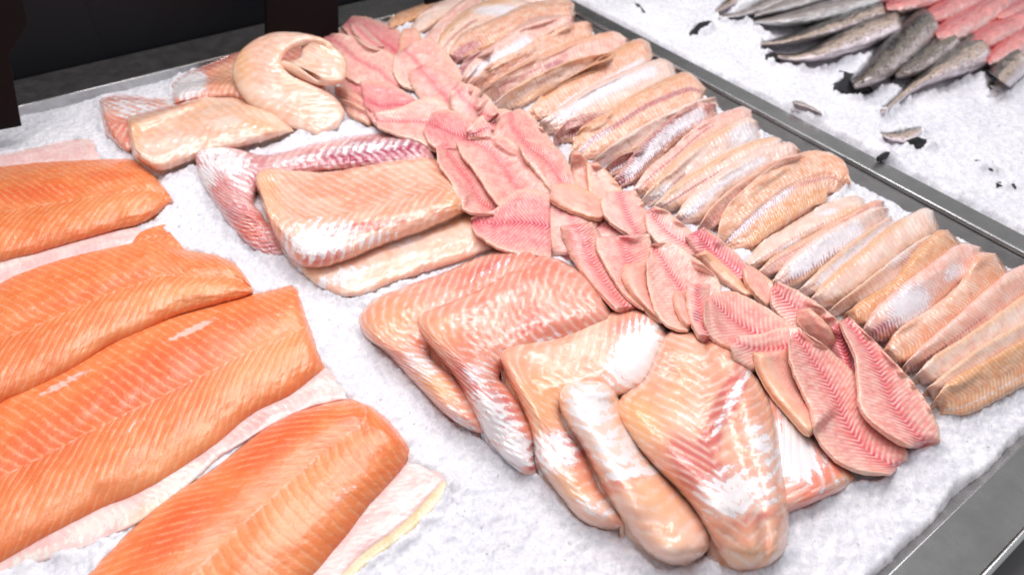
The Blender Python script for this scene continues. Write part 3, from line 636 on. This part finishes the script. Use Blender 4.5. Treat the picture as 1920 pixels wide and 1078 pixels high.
W('rosy'+far+'silvery lower edge', [(790,92,16),(825,60,30),(862,28,30),(905,-6,24)], 'pinkish', bands=[('m',.6,.35,0,.8,.62),('p',.8,.3,0,.6,.5)])
W('yellowish'+far+'white film on top', [(815,112,16),(850,70,38),(895,36,46),(950,20,40),(1000,15,16)], 'cream', bands=[('y',0,.5,0,1,.25)], patches=[('m',940,20,60,12,0,.85)])
W('orange brown ribbed fillet, wide, near the far end, dark red lower tip', [(845,112,18),(880,84,36),(940,56,42),(1000,34,44),(1060,20,38),(1078,18,16)], 'tan', T=.018, patches=[('p',875,98,34,16,-30,1.1)])
W('short dark purple fillet with silver film, tucked below the orange brown one', [(852,150,12),(870,136,26),(895,118,26),(925,96,16)], 'wine', T=.01, bands=[('p',0,.8,0,1,1),('m',.1,.5,.2,1,.6)])
W('fillet with long bright white film streak, seventh from the far end', [(870,158,14),(900,130,32),(950,96,42),(1010,62,44),(1060,46,30),(1078,42,12)], 'pinkish', T=.017, bands=[('m',0.1,.5,.1,.62,.9),('p',.8,.3,0,.4,.6)])
W('peach ribbed fillet next to the white streaked one, ends under the pink pile', [(885,170,12),(930,140,30),(990,106,34),(1050,78,36),(1098,56,30),(1112,54,12)], 'tan', T=.016)
W('smooth rosy fillet with a red spot, ninth from the far end', [(898,184,12),(945,158,32),(1010,128,36),(1080,100,36),(1150,84,36),(1178,84,16)], 'pinkish', T=.016, patches=[('p',1040,122,20,8,-20,1)])
W('thin cream fillet, tenth from the far end', [(925,206,14),(975,178,30),(1030,148,32),(1090,122,30),(1150,108,16)], 'cream', patches=[('y',1000,180,60,8,-28,.9)])
W('long tan fillet with ribbed lower side, eleventh from the far end', [(990,222,16),(1030,196,34),(1090,160,42),(1150,128,44),(1205,98,46),(1222,92,20)], 'tan', T=.018, bands=[('m',.55,.25,.2,.9,.75)])
W('cream fillet with wide glossy silver film, twelfth from the far end', [(1015,240,18),(1060,222,40),(1120,190,52),(1190,160,56),(1245,136,44),(1266,130,18)], 'silver', T=.016, bands=[('m',-.35,.4,.1,.85,.9),('p',-.5,.3,0,.4,.4)])
W('short dark silvery fillet in the gap under the glossy cream one', [(1042,262,16),(1075,246,36),(1115,234,36),(1150,222,20)], 'wine', T=.01, bands=[('p',.2,.5,.2,1,.7),('m',.3,.4,.4,1,.5)])
W('wide orange fillet with red brown centre line, ends nearest the divider bend of the row', [(1075,300,20),(1110,268,48),(1160,232,56),(1220,200,54),(1290,172,50),(1322,178,20)], 'tan', T=.018, bands=[('p',-.05,.16,0,1,.8),('m',0,.3,0,.35,.5)])
W('smooth cream edge strip along the wide orange fillet', [(1115,306,12),(1170,276,26),(1230,242,28),(1290,210,26),(1345,190,16)], 'cream', T=.011)
W('small wine red sliver beneath the cream edge strip', [(1128,330,12),(1155,314,22),(1185,298,20),(1210,286,10)], 'wine', T=.008, bands=[('p',0,.8,0,1,.8),('m',0.2,.4,0,.6,.5)])
W('dark wine fillet with lavender silver herringbone film', [(1150,348,14),(1180,326,34),(1215,292,42),(1260,252,42),(1315,218,40),(1345,206,20)], 'wine', T=.018, bands=[('p',0,.8,0,.7,1),('m',-.1,.55,.1,.9,.85)])
W('orange peach fillet just right of the dark wine one', [(1190,366,14),(1225,336,36),(1270,296,40),(1330,252,42),(1390,222,42),(1412,218,18)], 'pinkish', T=.018, bands=[('y',.3,.5,0,1,.7),('m',.7,.25,0,.3,.5)])
W('beige fillet with grey net film at its upper end', [(1205,384,14),(1245,354,36),(1300,306,42),(1360,268,48),(1405,246,46),(1425,240,20)], 'silver', T=.015, patches=[('m',1395,255,34,24,-20,.85),('m',1240,362,34,14,-30,.6)])
W('plain cream fillet, twentieth from the far end', [(1225,398,12),(1275,366,32),(1330,332,36),(1400,292,36),(1455,272,24),(1468,272,12)], 'cream', T=.015, bands=[('y',.6,.3,0,.7,.7)])
W('fillet with long narrow white film and curled upper tip', [(1268,418,14),(1305,388,38),(1360,346,40),(1420,310,38),(1480,286,32),(1500,290,14)], 'silver', T=.016, bands=[('m',-.1,.42,.05,.75,.75),('p',0,.3,0,.25,.7)])
W('smooth beige strip left of the broad open fillet', [(1315,432,14),(1350,402,30),(1400,360,32),(1460,320,32),(1505,300,16)], 'pinkish', T=.014)
W('broadest open fillet of the row with lavender line down its middle', [(1352,462,26),(1385,430,78),(1430,392,100),(1485,350,106),(1535,328,100),(1568,334,70),(1585,352,30)], 'tan', T=.013, grow=1.0, bands=[('p',.08,.1,0,.6,1),('m',.08,.18,0.02,.6,.68),('p',.1,.12,.6,1,.5),('y',-.5,.4,0,1,.25)], groove=.002)
W('cream fillet with small white shreds, just below the broadest open one', [(1400,500,14),(1440,474,34),(1500,436,40),(1560,406,40),(1610,388,30),(1625,390,12)], 'cream', T=.016, patches=[('m',1480,462,34,9,-30,.7),('m',1550,398,28,8,-10,.7),('y',1590,400,40,10,-20,.8)])
W('thin pale fillet with pointed pink upper end', [(1420,520,12),(1465,492,28),(1530,455,32),(1590,420,32),(1645,388,24),(1660,384,12)], 'pinkish', T=.013)
W('fillet with wide frosted white film over most of its back', [(1450,540,16),(1490,510,40),(1545,472,46),(1600,435,44),(1650,405,32),(1668,400,14)], 'silver', T=.018, bands=[('m',-.1,.7,.15,.75,.88),('p',.4,.3,.05,.5,.8)])
W('lavender filmed thin fillet between the frosted one and the plain cream one', [(1500,552,14),(1545,520,34),(1595,484,36),(1640,450,36),(1680,416,22)], 'silver', T=.014, bands=[('m',0,.6,.15,1,.9)])
W('long plain cream fillet with blunt upper end', [(1525,572,18),(1570,540,42),(1630,494,50),(1685,448,52),(1738,414,50),(1756,410,24)], 'cream', T=.019, bands=[('y',.6,.35,0,1,.5)])
W('thin fillet with bluish grey streak, between the cream and the rust coloured one', [(1556,590,12),(1600,562,26),(1650,530,30),(1705,488,34),(1750,452,26),(1760,445,10)], 'silver', T=.014, patches=[('p',1700,485,40,7,-40,.5),('m',1690,478,50,14,-40,.55)])
W('rust coloured ribbed fillet with rounded upper end', [(1588,596,18),(1630,582,42),(1690,548,50),(1740,500,54),(1778,456,54),(1792,444,26)], 'brown', T=.02, patches=[('y',1650,580,60,20,-20,.3)])
W('fillet with large ragged white film and purple lower end', [(1622,632,20),(1660,608,56),(1710,566,64),(1762,528,60),(1815,488,54),(1845,476,24)], 'pinkish', T=.02, patches=[('m',1705,572,50,36,-42,1.0),('m',1790,510,26,18,-40,.7),('p',1660,625,34,20,-30,1.3)])
W('rounded orange ribbed fillet, fifth from the near end of the row', [(1660,670,22),(1705,645,52),(1765,606,58),(1820,556,62),(1864,506,62),(1880,492,30)], 'tan', T=.022, bands=[('y',.5,.5,0,1,.7),('p',.5,.4,.75,1,.35),('p',.8,.3,0,.2,.6)])
W('fillet with a black edged silvery seam, fourth from the near end', [(1700,692,16),(1745,664,40),(1800,625,44),(1860,575,46),(1915,530,44),(1960,500,30)], 'pinkish', T=.018, bands=[('y',-.3,.4,0,1,.4)], patches=[('m',1800,640,50,7,-33,.6)])
W('smooth cream fillet, third from the near end of the row', [(1722,712,18),(1765,690,40),(1830,648,44),(1890,606,46),(1950,568,44),(1990,540,30)], 'cream', T=.018)
W('smooth cream fillet with orange lower flank, second from the near end', [(1742,738,18),(1785,712,38),(1845,674,40),(1905,640,40),(1980,600,36)], 'cream', T=.018, bands=[('y',.75,.3,0,1,.6)])
W('deep brown zigzag fillet nearest the front end of the row', [(1758,762,24),(1800,744,56),(1860,712,66),(1930,676,70),(2010,640,66)], 'brown', T=.015, bands=[('m',.55,.14,0,1,.45)])

# ================================================================ pink fillets in the middle heap
PG = 'pink fillets heaped in the middle'
def T_(label, secs, mat='pinkA', T=.0088, **k):
    o = ribbon('pink_fillet', secs, mat, T=T, label=label, cat='pink fillet', group=PG, ends=k.pop('ends', (.08,.08)), pe=k.pop('pe', 2.0), lump=.0009, ragged=k.pop('ragged', 1.9), soft=k.pop('soft', 3), edge=.0016, pw=.7, skirt=False, stiff=k.pop('stiff', 2), cap=k.pop('cap', .03), lift=random.uniform(.001, .004)*random.choice((-1, 1)), groove=k.pop('groove', .0006), **k)
    return o
# hidden lower layer of the heap, seen only through its gaps
T_('pale pink fillet underneath, between the loop and the back of the heap', [(655,112,636,128),(688,140,634,162),(700,175,645,185),(702,200,665,200)], 'pinkB')
T_('thin pale brown edged fillet below the loop, upper of two', [(626,160,628,178),(652,168,648,192),(684,186,676,208),(700,205,690,216)], 'pinkC', T=.007)
T_('thin pale brown edged fillet below the loop, lower of two', [(636,184,640,204),(662,192,660,218),(690,206,685,230),(705,222,695,238)], 'pinkC', T=.007)
T_('dark red small fillet corner at the far left tip, touching the black post', [(601,60,604,82),(628,55,638,96),(662,60,676,104),(690,80,696,104)], 'pinkD')
T_('deep red lined fillet at the very back of the heap', [(660,30,641,50),(692,33,662,76),(726,47,692,104),(752,62,718,118),(760,90,740,116)], 'pinkD')
T_('narrow curled pale edge lying across the deep red lined fillet', [(655,43,668,40),(660,60,684,52),(680,80,706,72),(702,92,722,88)], 'pinkB', T=.006)
T_('smooth pale pink tail sticking up at the back of the heap', [(756,54,778,52),(749,72,790,70),(747,98,800,92),(750,118,810,112)], 'pinkC')
T_('large pale ribbed fillet with red line, right of the loop', [(622,63,606,78),(656,66,622,106),(698,86,645,142),(730,98,676,160),(750,124,712,176),(760,158,744,178)], 'pinkB')
T_('broad pink fillet with short red centre, near the back under two others', [(775,80,738,104),(806,72,738,140),(832,92,752,160),(850,114,775,168),(866,140,815,170),(870,154,850,160)], 'pinkB')
T_('pink red lined fillet pointing right, over the broad one at the back', [(800,118,766,134),(834,128,768,152),(858,144,780,176),(874,162,800,200),(872,190,830,214),(858,210,846,214)], 'pinkA')
T_('pink fillet folded over with smooth pale face, pointing to the narrow fillets', [(861,156,843,170),(886,159,845,200),(912,178,862,228),(932,202,898,238),(936,214,924,224)], 'pinkB')
T_('pink rounded fillet lying crosswise left of the heap, above the purple folded one', [(674,153,683,205),(690,150,706,235),(722,154,738,240),(756,170,770,220),(782,188,786,206)], 'pinkD')
T_('long pink fillet lying crosswise with red centre, left side of the heap', [(700,212,708,238),(745,204,740,252),(780,189,782,266),(812,182,812,282),(845,200,835,290),(880,232,862,282)], 'pinkB')
T_('small pink fillet with bright red centre between crosswise and peaked ones', [(810,211,793,245),(842,206,805,270),(874,220,838,284),(890,240,874,276)], 'pinkD')
T_('frilly translucent pink fillet edge behind the peaked fillet', [(873,247,878,266),(890,228,902,270),(915,209,930,266),(946,204,957,262),(972,212,976,252)], 'pinkB', T=.006, ragged=3, cap=.016)
T_('tent shaped peaked fillet with magenta centre in the heap', [(974,203,938,216),(996,214,925,256),(1019,243,952,290),(1042,274,1000,306),(1054,292,1036,312)], 'pinkA', T=.012, cap=.02, stiff=1)
T_('small upright smooth fillet, left of two at the edge of the narrow fillets', [(1074,286,1088,285),(1070,304,1102,304),(1070,330,1108,335),(1078,355,1108,370)], 'pinkC')
T_('small upright pointed fillet, right of two at the edge of the narrow fillets', [(1100,305,1120,304),(1100,330,1142,325),(1105,360,1166,355),(1120,382,1166,378)], 'pinkC', T=.009)
T_('pink fillet hanging over the left side, serrated edge above the peach folded one', [(846,266,817,274),(875,287,822,308),(908,325,845,342),(932,356,868,392),(944,384,905,400),(940,394,925,400)], 'pinkA', ragged=2.4)
T_('wide pink fillet with bold red herringbone, centre left of the heap', [(884,257,856,266),(945,257,866,292),(982,283,890,322),(1008,318,918,364),(1028,352,945,390),(1032,366,985,378)], 'pinkA', T=.011)
T_('pink fillet with rounded pale shoulder, overlapping the bold herringbone one', [(982,259,972,268),(1015,266,983,296),(1045,276,1008,328),(1065,305,1030,356),(1078,342,1050,366),(1078,360,1065,366)], 'pinkA', T=.011)
T_('pale pink underlying fillet in the middle of the heap', [(1086,396,1058,425),(1132,392,1090,448),(1172,402,1140,456),(1200,428,1190,452)], 'pinkB')
T_('small pink fillet with red blotch, between the dark pink fan and its pale neighbour', [(1028,376,1074,370),(1024,405,1112,392),(1030,440,1120,428),(1034,480,1105,480)], 'pinkB', patches=[('p',1050,392,16,12,30,.8)])
T_('smooth pale pink folded fillet beneath the two upright ones', [(1034,346,1030,374),(1062,343,1050,388),(1102,358,1085,402),(1132,378,1120,410),(1142,392,1134,406)], 'pinkC', T=.008)
T_('dark pink fan shaped fillet with strong ribs above the front folded ones', [(883,408,884,424),(920,396,895,440),(946,378,925,462),(966,357,962,474),(1002,355,1005,480),(1032,364,1034,482)], 'pinkD', T=.01, corr=.0006, pe=1.8, cap=.014, stiff=1)
T_('square ended pale pink fillet beside the narrow fillets in the centre', [(1128,360,1190,357),(1127,390,1208,384),(1140,414,1216,410),(1165,432,1216,436),(1192,448,1214,446)], 'pinkB')
T_('pale long fillet beside the narrow fillets, faint red line', [(1226,386,1210,398),(1250,394,1212,428),(1278,417,1235,458),(1303,441,1275,474),(1318,466,1304,480)], 'pinkB')
T_('deep pink lined fillet at the right edge of the heap, beside the broad narrow one', [(1320,426,1285,442),(1347,444,1304,472),(1378,472,1335,500),(1404,500,1370,524),(1412,520,1398,530)], 'pinkD')
T_('long pink fillet sweeping down to the front folded ones, left one of two', [(1050,424,1110,416),(1056,450,1128,442),(1070,480,1136,474),(1092,512,1152,512),(1120,545,1172,548),(1156,580,1198,578)], 'pinkA', T=.011)
T_('long pink fillet sweeping down to the front folded ones, right one of two', [(1118,444,1218,438),(1118,466,1222,462),(1131,492,1220,495),(1151,525,1218,527),(1175,556,1224,556),(1208,580,1232,578)], 'pinkA', T=.011)
T_('pale squared flap of fillet over the sweeping pair', [(1170,494,1214,491),(1166,518,1216,518),(1180,545,1224,548),(1208,575,1238,585),(1240,602,1252,604)], 'pinkC', T=.008)
T_('yellowish rolled fillet strip in the right half of the heap', [(1303,478,1322,467),(1320,500,1346,484),(1342,522,1370,506),(1368,540,1392,528),(1400,560,1416,552)], 'pinkC', T=.01, bands=[('y',.2,.6,0,1,.7)])
T_('large pale fillet with pink wavy ribs, centre right of the heap', [(1224,456,1217,470),(1262,455,1212,500),(1302,482,1217,545),(1338,512,1228,585),(1352,538,1255,612),(1345,570,1290,620)], 'pinkB', T=.012, corr=.0005)
T_('slim tan fillet at the right edge of the heap, between two pink ones', [(1393,504,1405,497),(1397,527,1427,510),(1414,552,1450,532),(1438,576,1460,562)], 'pinkC', T=.009)
T_('pale pink fillet pointing to the rust coloured narrow fillet', [(1455,527,1444,545),(1484,538,1446,570),(1524,562,1468,600),(1562,592,1505,624),(1582,612,1548,630)], 'pinkA')
T_('tiny curled fillet edge left of the raised pink fillet', [(1264,545,1286,545),(1262,562,1292,566),(1272,590,1298,596),(1288,612,1300,610)], 'pinkC', T=.007)
T_('small crumpled pink fillet left of the raised one', [(1288,532,1330,532),(1286,560,1330,556),(1292,596,1336,596),(1308,630,1345,636)], 'pinkB', T=.009, patches=[('p',1306,592,8,12,0,1)])
T_('raised oval pink fillet with fine ribs, near the front of the heap', [(1338,549,1322,562),(1372,545,1320,598),(1412,561,1334,634),(1450,584,1368,655),(1485,608,1420,660),(1500,620,1470,650)], 'pinkA', T=.013)
T_('slim rolled fillet behind the two large front ones', [(1496,581,1516,576),(1498,602,1544,598),(1512,627,1562,622),(1545,655,1575,645)], 'pinkC', T=.01)
T_('plain pink fillet wedged between the two large front ones', [(1550,612,1586,606),(1550,636,1600,634),(1560,662,1606,665),(1578,690,1610,696),(1596,705,1612,706)], 'pinkD', T=.008, groove=0)
T_('crosswise pink fillet with small red centre, above the rolled front one', [(1384,630,1370,648),(1432,624,1385,680),(1466,612,1430,695),(1496,612,1490,680),(1506,624,1500,660)], 'pinkB', T=.011)
T_('smooth rolled peach fillet left of the two large front ones', [(1413,660,1472,655),(1420,694,1496,692),(1446,737,1522,735),(1480,777,1550,768),(1518,816,1556,790)], 'pinkC', T=.014, bands=[('y',-.6,.4,0,1,.5)])
T_('large red lined pink fillet at the front tip, left of the pair', [(1500,616,1480,634),(1545,646,1480,672),(1582,678,1494,712),(1616,716,1515,758),(1644,764,1528,812),(1672,808,1562,858),(1700,842,1608,882),(1702,862,1672,888)], 'pinkA', T=.013, corr=.0004)
T_('large red lined pink fillet at the front tip, right of the pair', [(1592,593,1573,602),(1634,632,1587,632),(1668,668,1602,668),(1704,706,1607,715),(1738,752,1614,768),(1760,798,1655,808),(1764,828,1708,836)], 'pinkA', T=.014, corr=.0004)

# ================================================================ far basin: grey fish, red fish, fins in the ice
def fishskin(name, back, mid, bel, spots=.6):
    m, b = begin(name)
    uv = S.T.nodes.new('ShaderNodeUVMap'); uv.uv_map = 'grain'
    sp = S.T.nodes.new('ShaderNodeSeparateXYZ'); S.T.links.new(uv.outputs[0], sp.inputs[0])
    s, w_ = S(sp.outputs[0]), S(sp.outputs[1]); rnd = S(S.T.nodes.new('ShaderNodeObjectInfo').outputs['Random'])
    P = vec(s*.5, w_, rnd*50); n = noise(P, .5, 4, .65); n2 = noise(P, 1.6, 3, .6); vn = attr('vn')
    x = vn*1.15+.15+(n-.5)*1.6+(rnd-.5)*.5
    col = mix(back, mid, step(-.55, .0, x)); col = mix(col, bel, step(.1, .8, x))
    col = mix(col, back, step(.56, .62, n2)*spots*(1.0-step(.2, .7, vn)))
    col = mix(col, back, step(-.55, -.85, vn)*.85)
    col = mix(col, (.8, .78, .78), step(.66, .74, noise(P, 2.5, 2))*.3)
    put(b, Base_Color=col, Roughness=.24, Specular_IOR_Level=.9, Coat_Weight=.7, Coat_Roughness=.15); bump(b, n2+noise(P, 14, 2)*.5, .6, .0006)
    return m
M['pollock'] = fishskin('grey_fish_skin', (.045, .04, .032), (.5, .37, .3), (.82, .7, .74))
M['pollockdark'] = fishskin('dark_fish_skin', (.02, .02, .018), (.17, .13, .1), (.6, .5, .5), .8)
M['pollockpale'] = fishskin('pale_fish_skin', (.2, .17, .16), (.42, .36, .34), (.7, .68, .7), .3)
M['redfish'] = fishskin('red_fish_skin', (.62, .1, .1), (.84, .3, .28), (.9, .58, .55), .1)  # dark back strip also paints in shade between neighbouring red fish
M['fin'] = plain('black_fin', (.012, .012, .014), .4, .5)
FG = 'headless grey fish in the far basin'; RG = 'red fish in the far basin'
def fish(label, pts, mat='pollock', T=.03, tail=True, grp=FG, cat='fish', fins=()):
    P = np.asarray(pts, float); c = P[len(P)//2]
    r = root('headless_fish' if grp == FG else 'red_fish', c[0], c[1], label, cat, grp)
    ribbon('body', strand(pts, 1.08), mat, T=T, parent=r, base='ice', ends=(.03,.04), pe=2.1, ragged=.6, soft=4, lump=.0015, tip=.25, edge=.002)
    for fp in fins: ribbon('fin', fp, 'fin', T=.001, parent=r, base='ice', extra=.008, ends=(.05,.05), ragged=2.2, lump=.0006, edge=.0012)
    return r
fish('pale silver fish cut by the top of the picture, farthest left of the whole ones', [(1412,30,8),(1450,18,20),(1500,2,28),(1560,-18,30)], 'pollockpale', T=.025)
fish('silvery pale bellied fish with glinting side, below the topmost one', [(1414,42,6),(1445,40,18),(1490,34,30),(1550,20,38),(1610,2,40),(1670,-16,36)], 'pollockpale')
fish('slim brown grey fish with tail end left, between the silver and the tan ones', [(1424,82,8),(1465,78,16),(1510,66,26),(1570,46,34),(1620,26,38),(1660,14,34)], 'pollock', fins=[[(1548,38,1552,48),(1575,22,1580,34),(1610,4,1618,18),(1650,0,1655,8)]])
fish('tan brown fish with pinkish side and black tail end in the ice', [(1455,106,10),(1495,108,16),(1540,98,32),(1590,76,48),(1640,54,54),(1690,38,44)], 'pollock', fins=[[(1434,100,1436,112),(1446,98,1450,114),(1462,102,1464,112)],[(1530,90,1534,98),(1556,78,1560,88),(1580,76,1582,80)]])
fish('darkest large fish with black spread tail fin', [(1596,160,22),(1630,140,42),(1670,108,60),(1708,72,66),(1740,44,60),(1756,36,40)], 'pollockdark', T=.038,
     fins=[[(1560,160,1564,166),(1580,146,1590,172),(1600,138,1628,168),(1625,158,1640,170)],[(1574,132,1578,138),(1594,138,1600,150),(1618,156,1632,168)],[(1640,104,1650,110),(1672,72,1684,84),(1706,40,1720,52),(1735,22,1745,30)]])
fish('dark fish partly hidden behind the darkest one', [(1676,142,14),(1705,128,36),(1745,102,48),(1778,76,50),(1798,68,34)], 'pollockdark', fins=[[(1672,138,1676,144),(1700,112,1706,122),(1740,84,1748,94)]])
fish('long curved fish with thin tail buried in ice and pale belly opening', [(1650,212,12),(1678,190,14),(1712,162,20),(1752,138,34),(1795,114,56),(1835,92,66),(1856,84,50)], 'pollock', T=.036)
fish('short fish stump half buried at the right edge', [(1872,150,50),(1888,128,60),(1905,110,60),(1918,100,40)], 'pollock', T=.034)
fish('small fish tail end at the top edge beside the left fins', [(1342,24,8),(1360,10,16),(1385,-6,20),(1410,-20,20)], 'pollock', T=.015)
fish('pale fish body half sunk in ice at the top edge, left of the silver ones', [(1345,34,6),(1390,26,14),(1430,10,24),(1480,-10,26)], 'pollockpale', T=.018)
fish('pale brown fish at the top edge behind the glinting silver one', [(1560,8,10),(1600,-4,24),(1640,-16,28),(1680,-26,26)], 'pollockpale', T=.02)
fish('red fish at the top, farthest left', [(1660,16,20),(1690,8,36),(1730,-4,40),(1780,-20,36)], 'redfish', grp=RG, T=.025)
fish('red fish with scarlet crease behind the largest red one', [(1728,36,20),(1758,26,38),(1795,8,42),(1850,-16,40)], 'redfish', grp=RG, T=.026)
fish('largest bright pink red fish in the middle of the red ones', [(1752,70,26),(1785,58,50),(1825,36,56),(1868,10,50),(1895,-6,36)], 'redfish', grp=RG, T=.032)
fish('red fish at the upper right corner', [(1868,34,20),(1895,22,40),(1930,4,44),(1970,-10,36)], 'redfish', grp=RG, T=.03)
fish('red fish just below the largest one, beside the pale bellied grey fish', [(1806,92,20),(1840,76,44),(1885,52,52),(1930,26,50),(1960,10,40)], 'redfish', grp=RG, T=.032)
fish('lowest red fish, against the right edge above the half buried stump', [(1850,120,20),(1872,104,40),(1905,84,50),(1945,60,48),(1980,40,40)], 'redfish', grp=RG, T=.032)
def fin(label, pts, brown=False):
    ribbon('buried_fin' if not brown else 'buried_tail', pts, 'fin' if not brown else 'pollock', T=.002 if not brown else .008, label=label, cat='fin', group='dark tails and fins poking out of the ice', ends=(.05,.05), ragged=4.5, lump=.001, edge=.002, extra=.002)
fin('small black fin at the top edge, left of the fish tail end', [(1188,4,1192,10),(1198,8,1204,18),(1206,18,1210,22)])
fin('ragged dark fin near the rail, upper left of the far basin', [(1290,60,1294,68),(1306,46,1316,62),(1322,40,1334,50),(1334,40,1338,44)])
fin('brown buried tail with black fin, below the long curved fish', [(1646,248,1650,256),(1672,246,1684,268),(1706,240,1716,266),(1728,236,1730,244)], True)
fin('flat black fin attached beside the brown buried tail', [(1698,264,1702,272),(1720,258,1728,276),(1742,262,1748,272)])
fin('small black fin sliver just below the brown buried tail', [(1644,294,1648,298),(1656,286,1664,292),(1668,280,1672,284)])
fin('black fin pair alone near the right edge of the far basin', [(1828,300,1832,306),(1842,302,1852,318),(1858,308,1864,322)])
fin('speckled dark skin scrap showing through the ice, halfway along the rail', [(1484,190,1488,196),(1500,190,1508,202),(1522,200,1528,210),(1540,210,1544,216)], True)
fin('tiny black fin lowest in the far basin', [(1866,342,1870,350),(1876,340,1884,350)])
fin('little black speck fin left of the lowest one', [(1896,344,1898,348),(1902,344,1906,352)])

# ================================================================ ice: two beds and loose chips
_m = (HM-H0 > 0.0012).astype(float); _b1 = blur(_m, 60)
BANK = 0.0085*np.clip(_b1*2, 0, 1)*(1-sstep(0.55, 0.9, _b1))
BANK[int((.95-X0)/CELL):] *= 1.8
del _b1, _m
def icebed(name, x0, x1, y0, y1, step_, label):
    nx, ny = int((x1-x0)/step_), int((y1-y0)/step_)
    x = np.linspace(x0, x1, nx); y = np.linspace(y0, y1, ny); X, Y = np.meshgrid(x, y, indexing='ij')
    Z = ice_z(X, Y)
    Z += 0.0045*fbm(X*130, Y*130, 3)+0.0016*(RNG.random(X.shape)-.5)
    X = X+(RNG.random(X.shape)-.5)*step_*.5; Y = Y+(RNG.random(X.shape)-.5)*step_*.5
    P = np.stack([X, Y, Z], -1).reshape(-1, 3)
    i, j = np.meshgrid(np.arange(nx-1), np.arange(ny-1), indexing='ij'); a = (i*ny+j).ravel()
    me = mesh(name, P, np.stack([a, a+ny, a+ny+1, a+1], 1), M['ice'])
    o = bpy.data.objects.new(name, me); link(o, kind='stuff'); o['label'] = label; return o
icebed('crushed_ice', -0.42, 0.925, -0.01, 1.235, .0023, 'white crushed ice filling the near basin under the fillets')
icebed('crushed_ice', 0.945, 2.3, -0.12, 2.0, .0034, 'white crushed ice heaped in the far basin around the grey fish')
def chips(name, n, box, smin, smax, label, tries=1.0):
    x = RNG.uniform(box[0], box[1], n); y = RNG.uniform(box[2], box[3], n)
    z = ice_z(x, y); d = hm(x, y)-np.maximum(bumps_ice(x, y), -.004)
    rel = np.stack([x, y, z-CH], -1); f = rel@FWD; px = CX+F*(rel@RIGHT)/f; py = CY+F*(rel@DOWN)/f
    ok = (z > -0.02) & (px > -150) & (px < 2070) & (py > -100) & (py < 1200) & (d < 0.0012)
    x, y, z = x[ok], y[ok], z[ok]; n = len(x)
    # irregular slivers: stretched, skewed octahedra
    base = np.array([(1, 0, 0), (-1, 0, 0), (0, 1, 0), (0, -1, 0), (0, 0, 1), (0, 0, -1)], float)
    fc = np.array([(0, 2, 4), (2, 1, 4), (1, 3, 4), (3, 0, 4), (2, 0, 5), (1, 2, 5), (3, 1, 5), (0, 3, 5)])
    t0, t1, t2 = base[fc[:, 0]], base[fc[:, 1]], base[fc[:, 2]]
    if (np.cross(t1-t0, t2-t0)*t0).sum() < 0: fc = fc[:, ::-1]
    s = smin+(smax-smin)*RNG.random(n)**2.5
    sc = np.stack([s*RNG.uniform(.6, 1.5, n), s*RNG.uniform(.35, .9, n), s*RNG.uniform(.25, .6, n)], -1)
    V_ = base[None]*sc[:, None]*RNG.uniform(.6, 1.3, (n, 6, 1))
    q = RNG.normal(size=(n, 4)); q[:, 1:3] *= .6; q /= np.linalg.norm(q, axis=1)[:, None]
    w_, a, b, c = q.T
    Rm = np.stack([1-2*(b*b+c*c), 2*(a*b-w_*c), 2*(a*c+w_*b), 2*(a*b+w_*c), 1-2*(a*a+c*c), 2*(b*c-w_*a), 2*(a*c-w_*b), 2*(b*c+w_*a), 1-2*(a*a+b*b)], -1).reshape(n, 3, 3)
    V_ = np.einsum('nij,nkj->nki', Rm, V_)+np.stack([x, y, z+s*.05], -1)[:, None]
    me = mesh(name, V_.reshape(-1, 3), (fc[None]+np.arange(n)[:, None, None]*6).reshape(-1, 3), M['chip'], smooth=False)
    o = bpy.data.objects.new(name, me); link(o, kind='stuff'); o['label'] = label; return o
chips('ice_chips', 5000, (-.25, .92, .0, 1.22), .0006, .0026, 'loose chips of ice on the near ice bed')
chips('ice_chips', 2500, (.95, 2.1, .1, 1.8), .001, .0032, 'loose chips of ice on the far ice bed')
for o in bpy.data.objects:
    if '_o' in o: del o['_o']
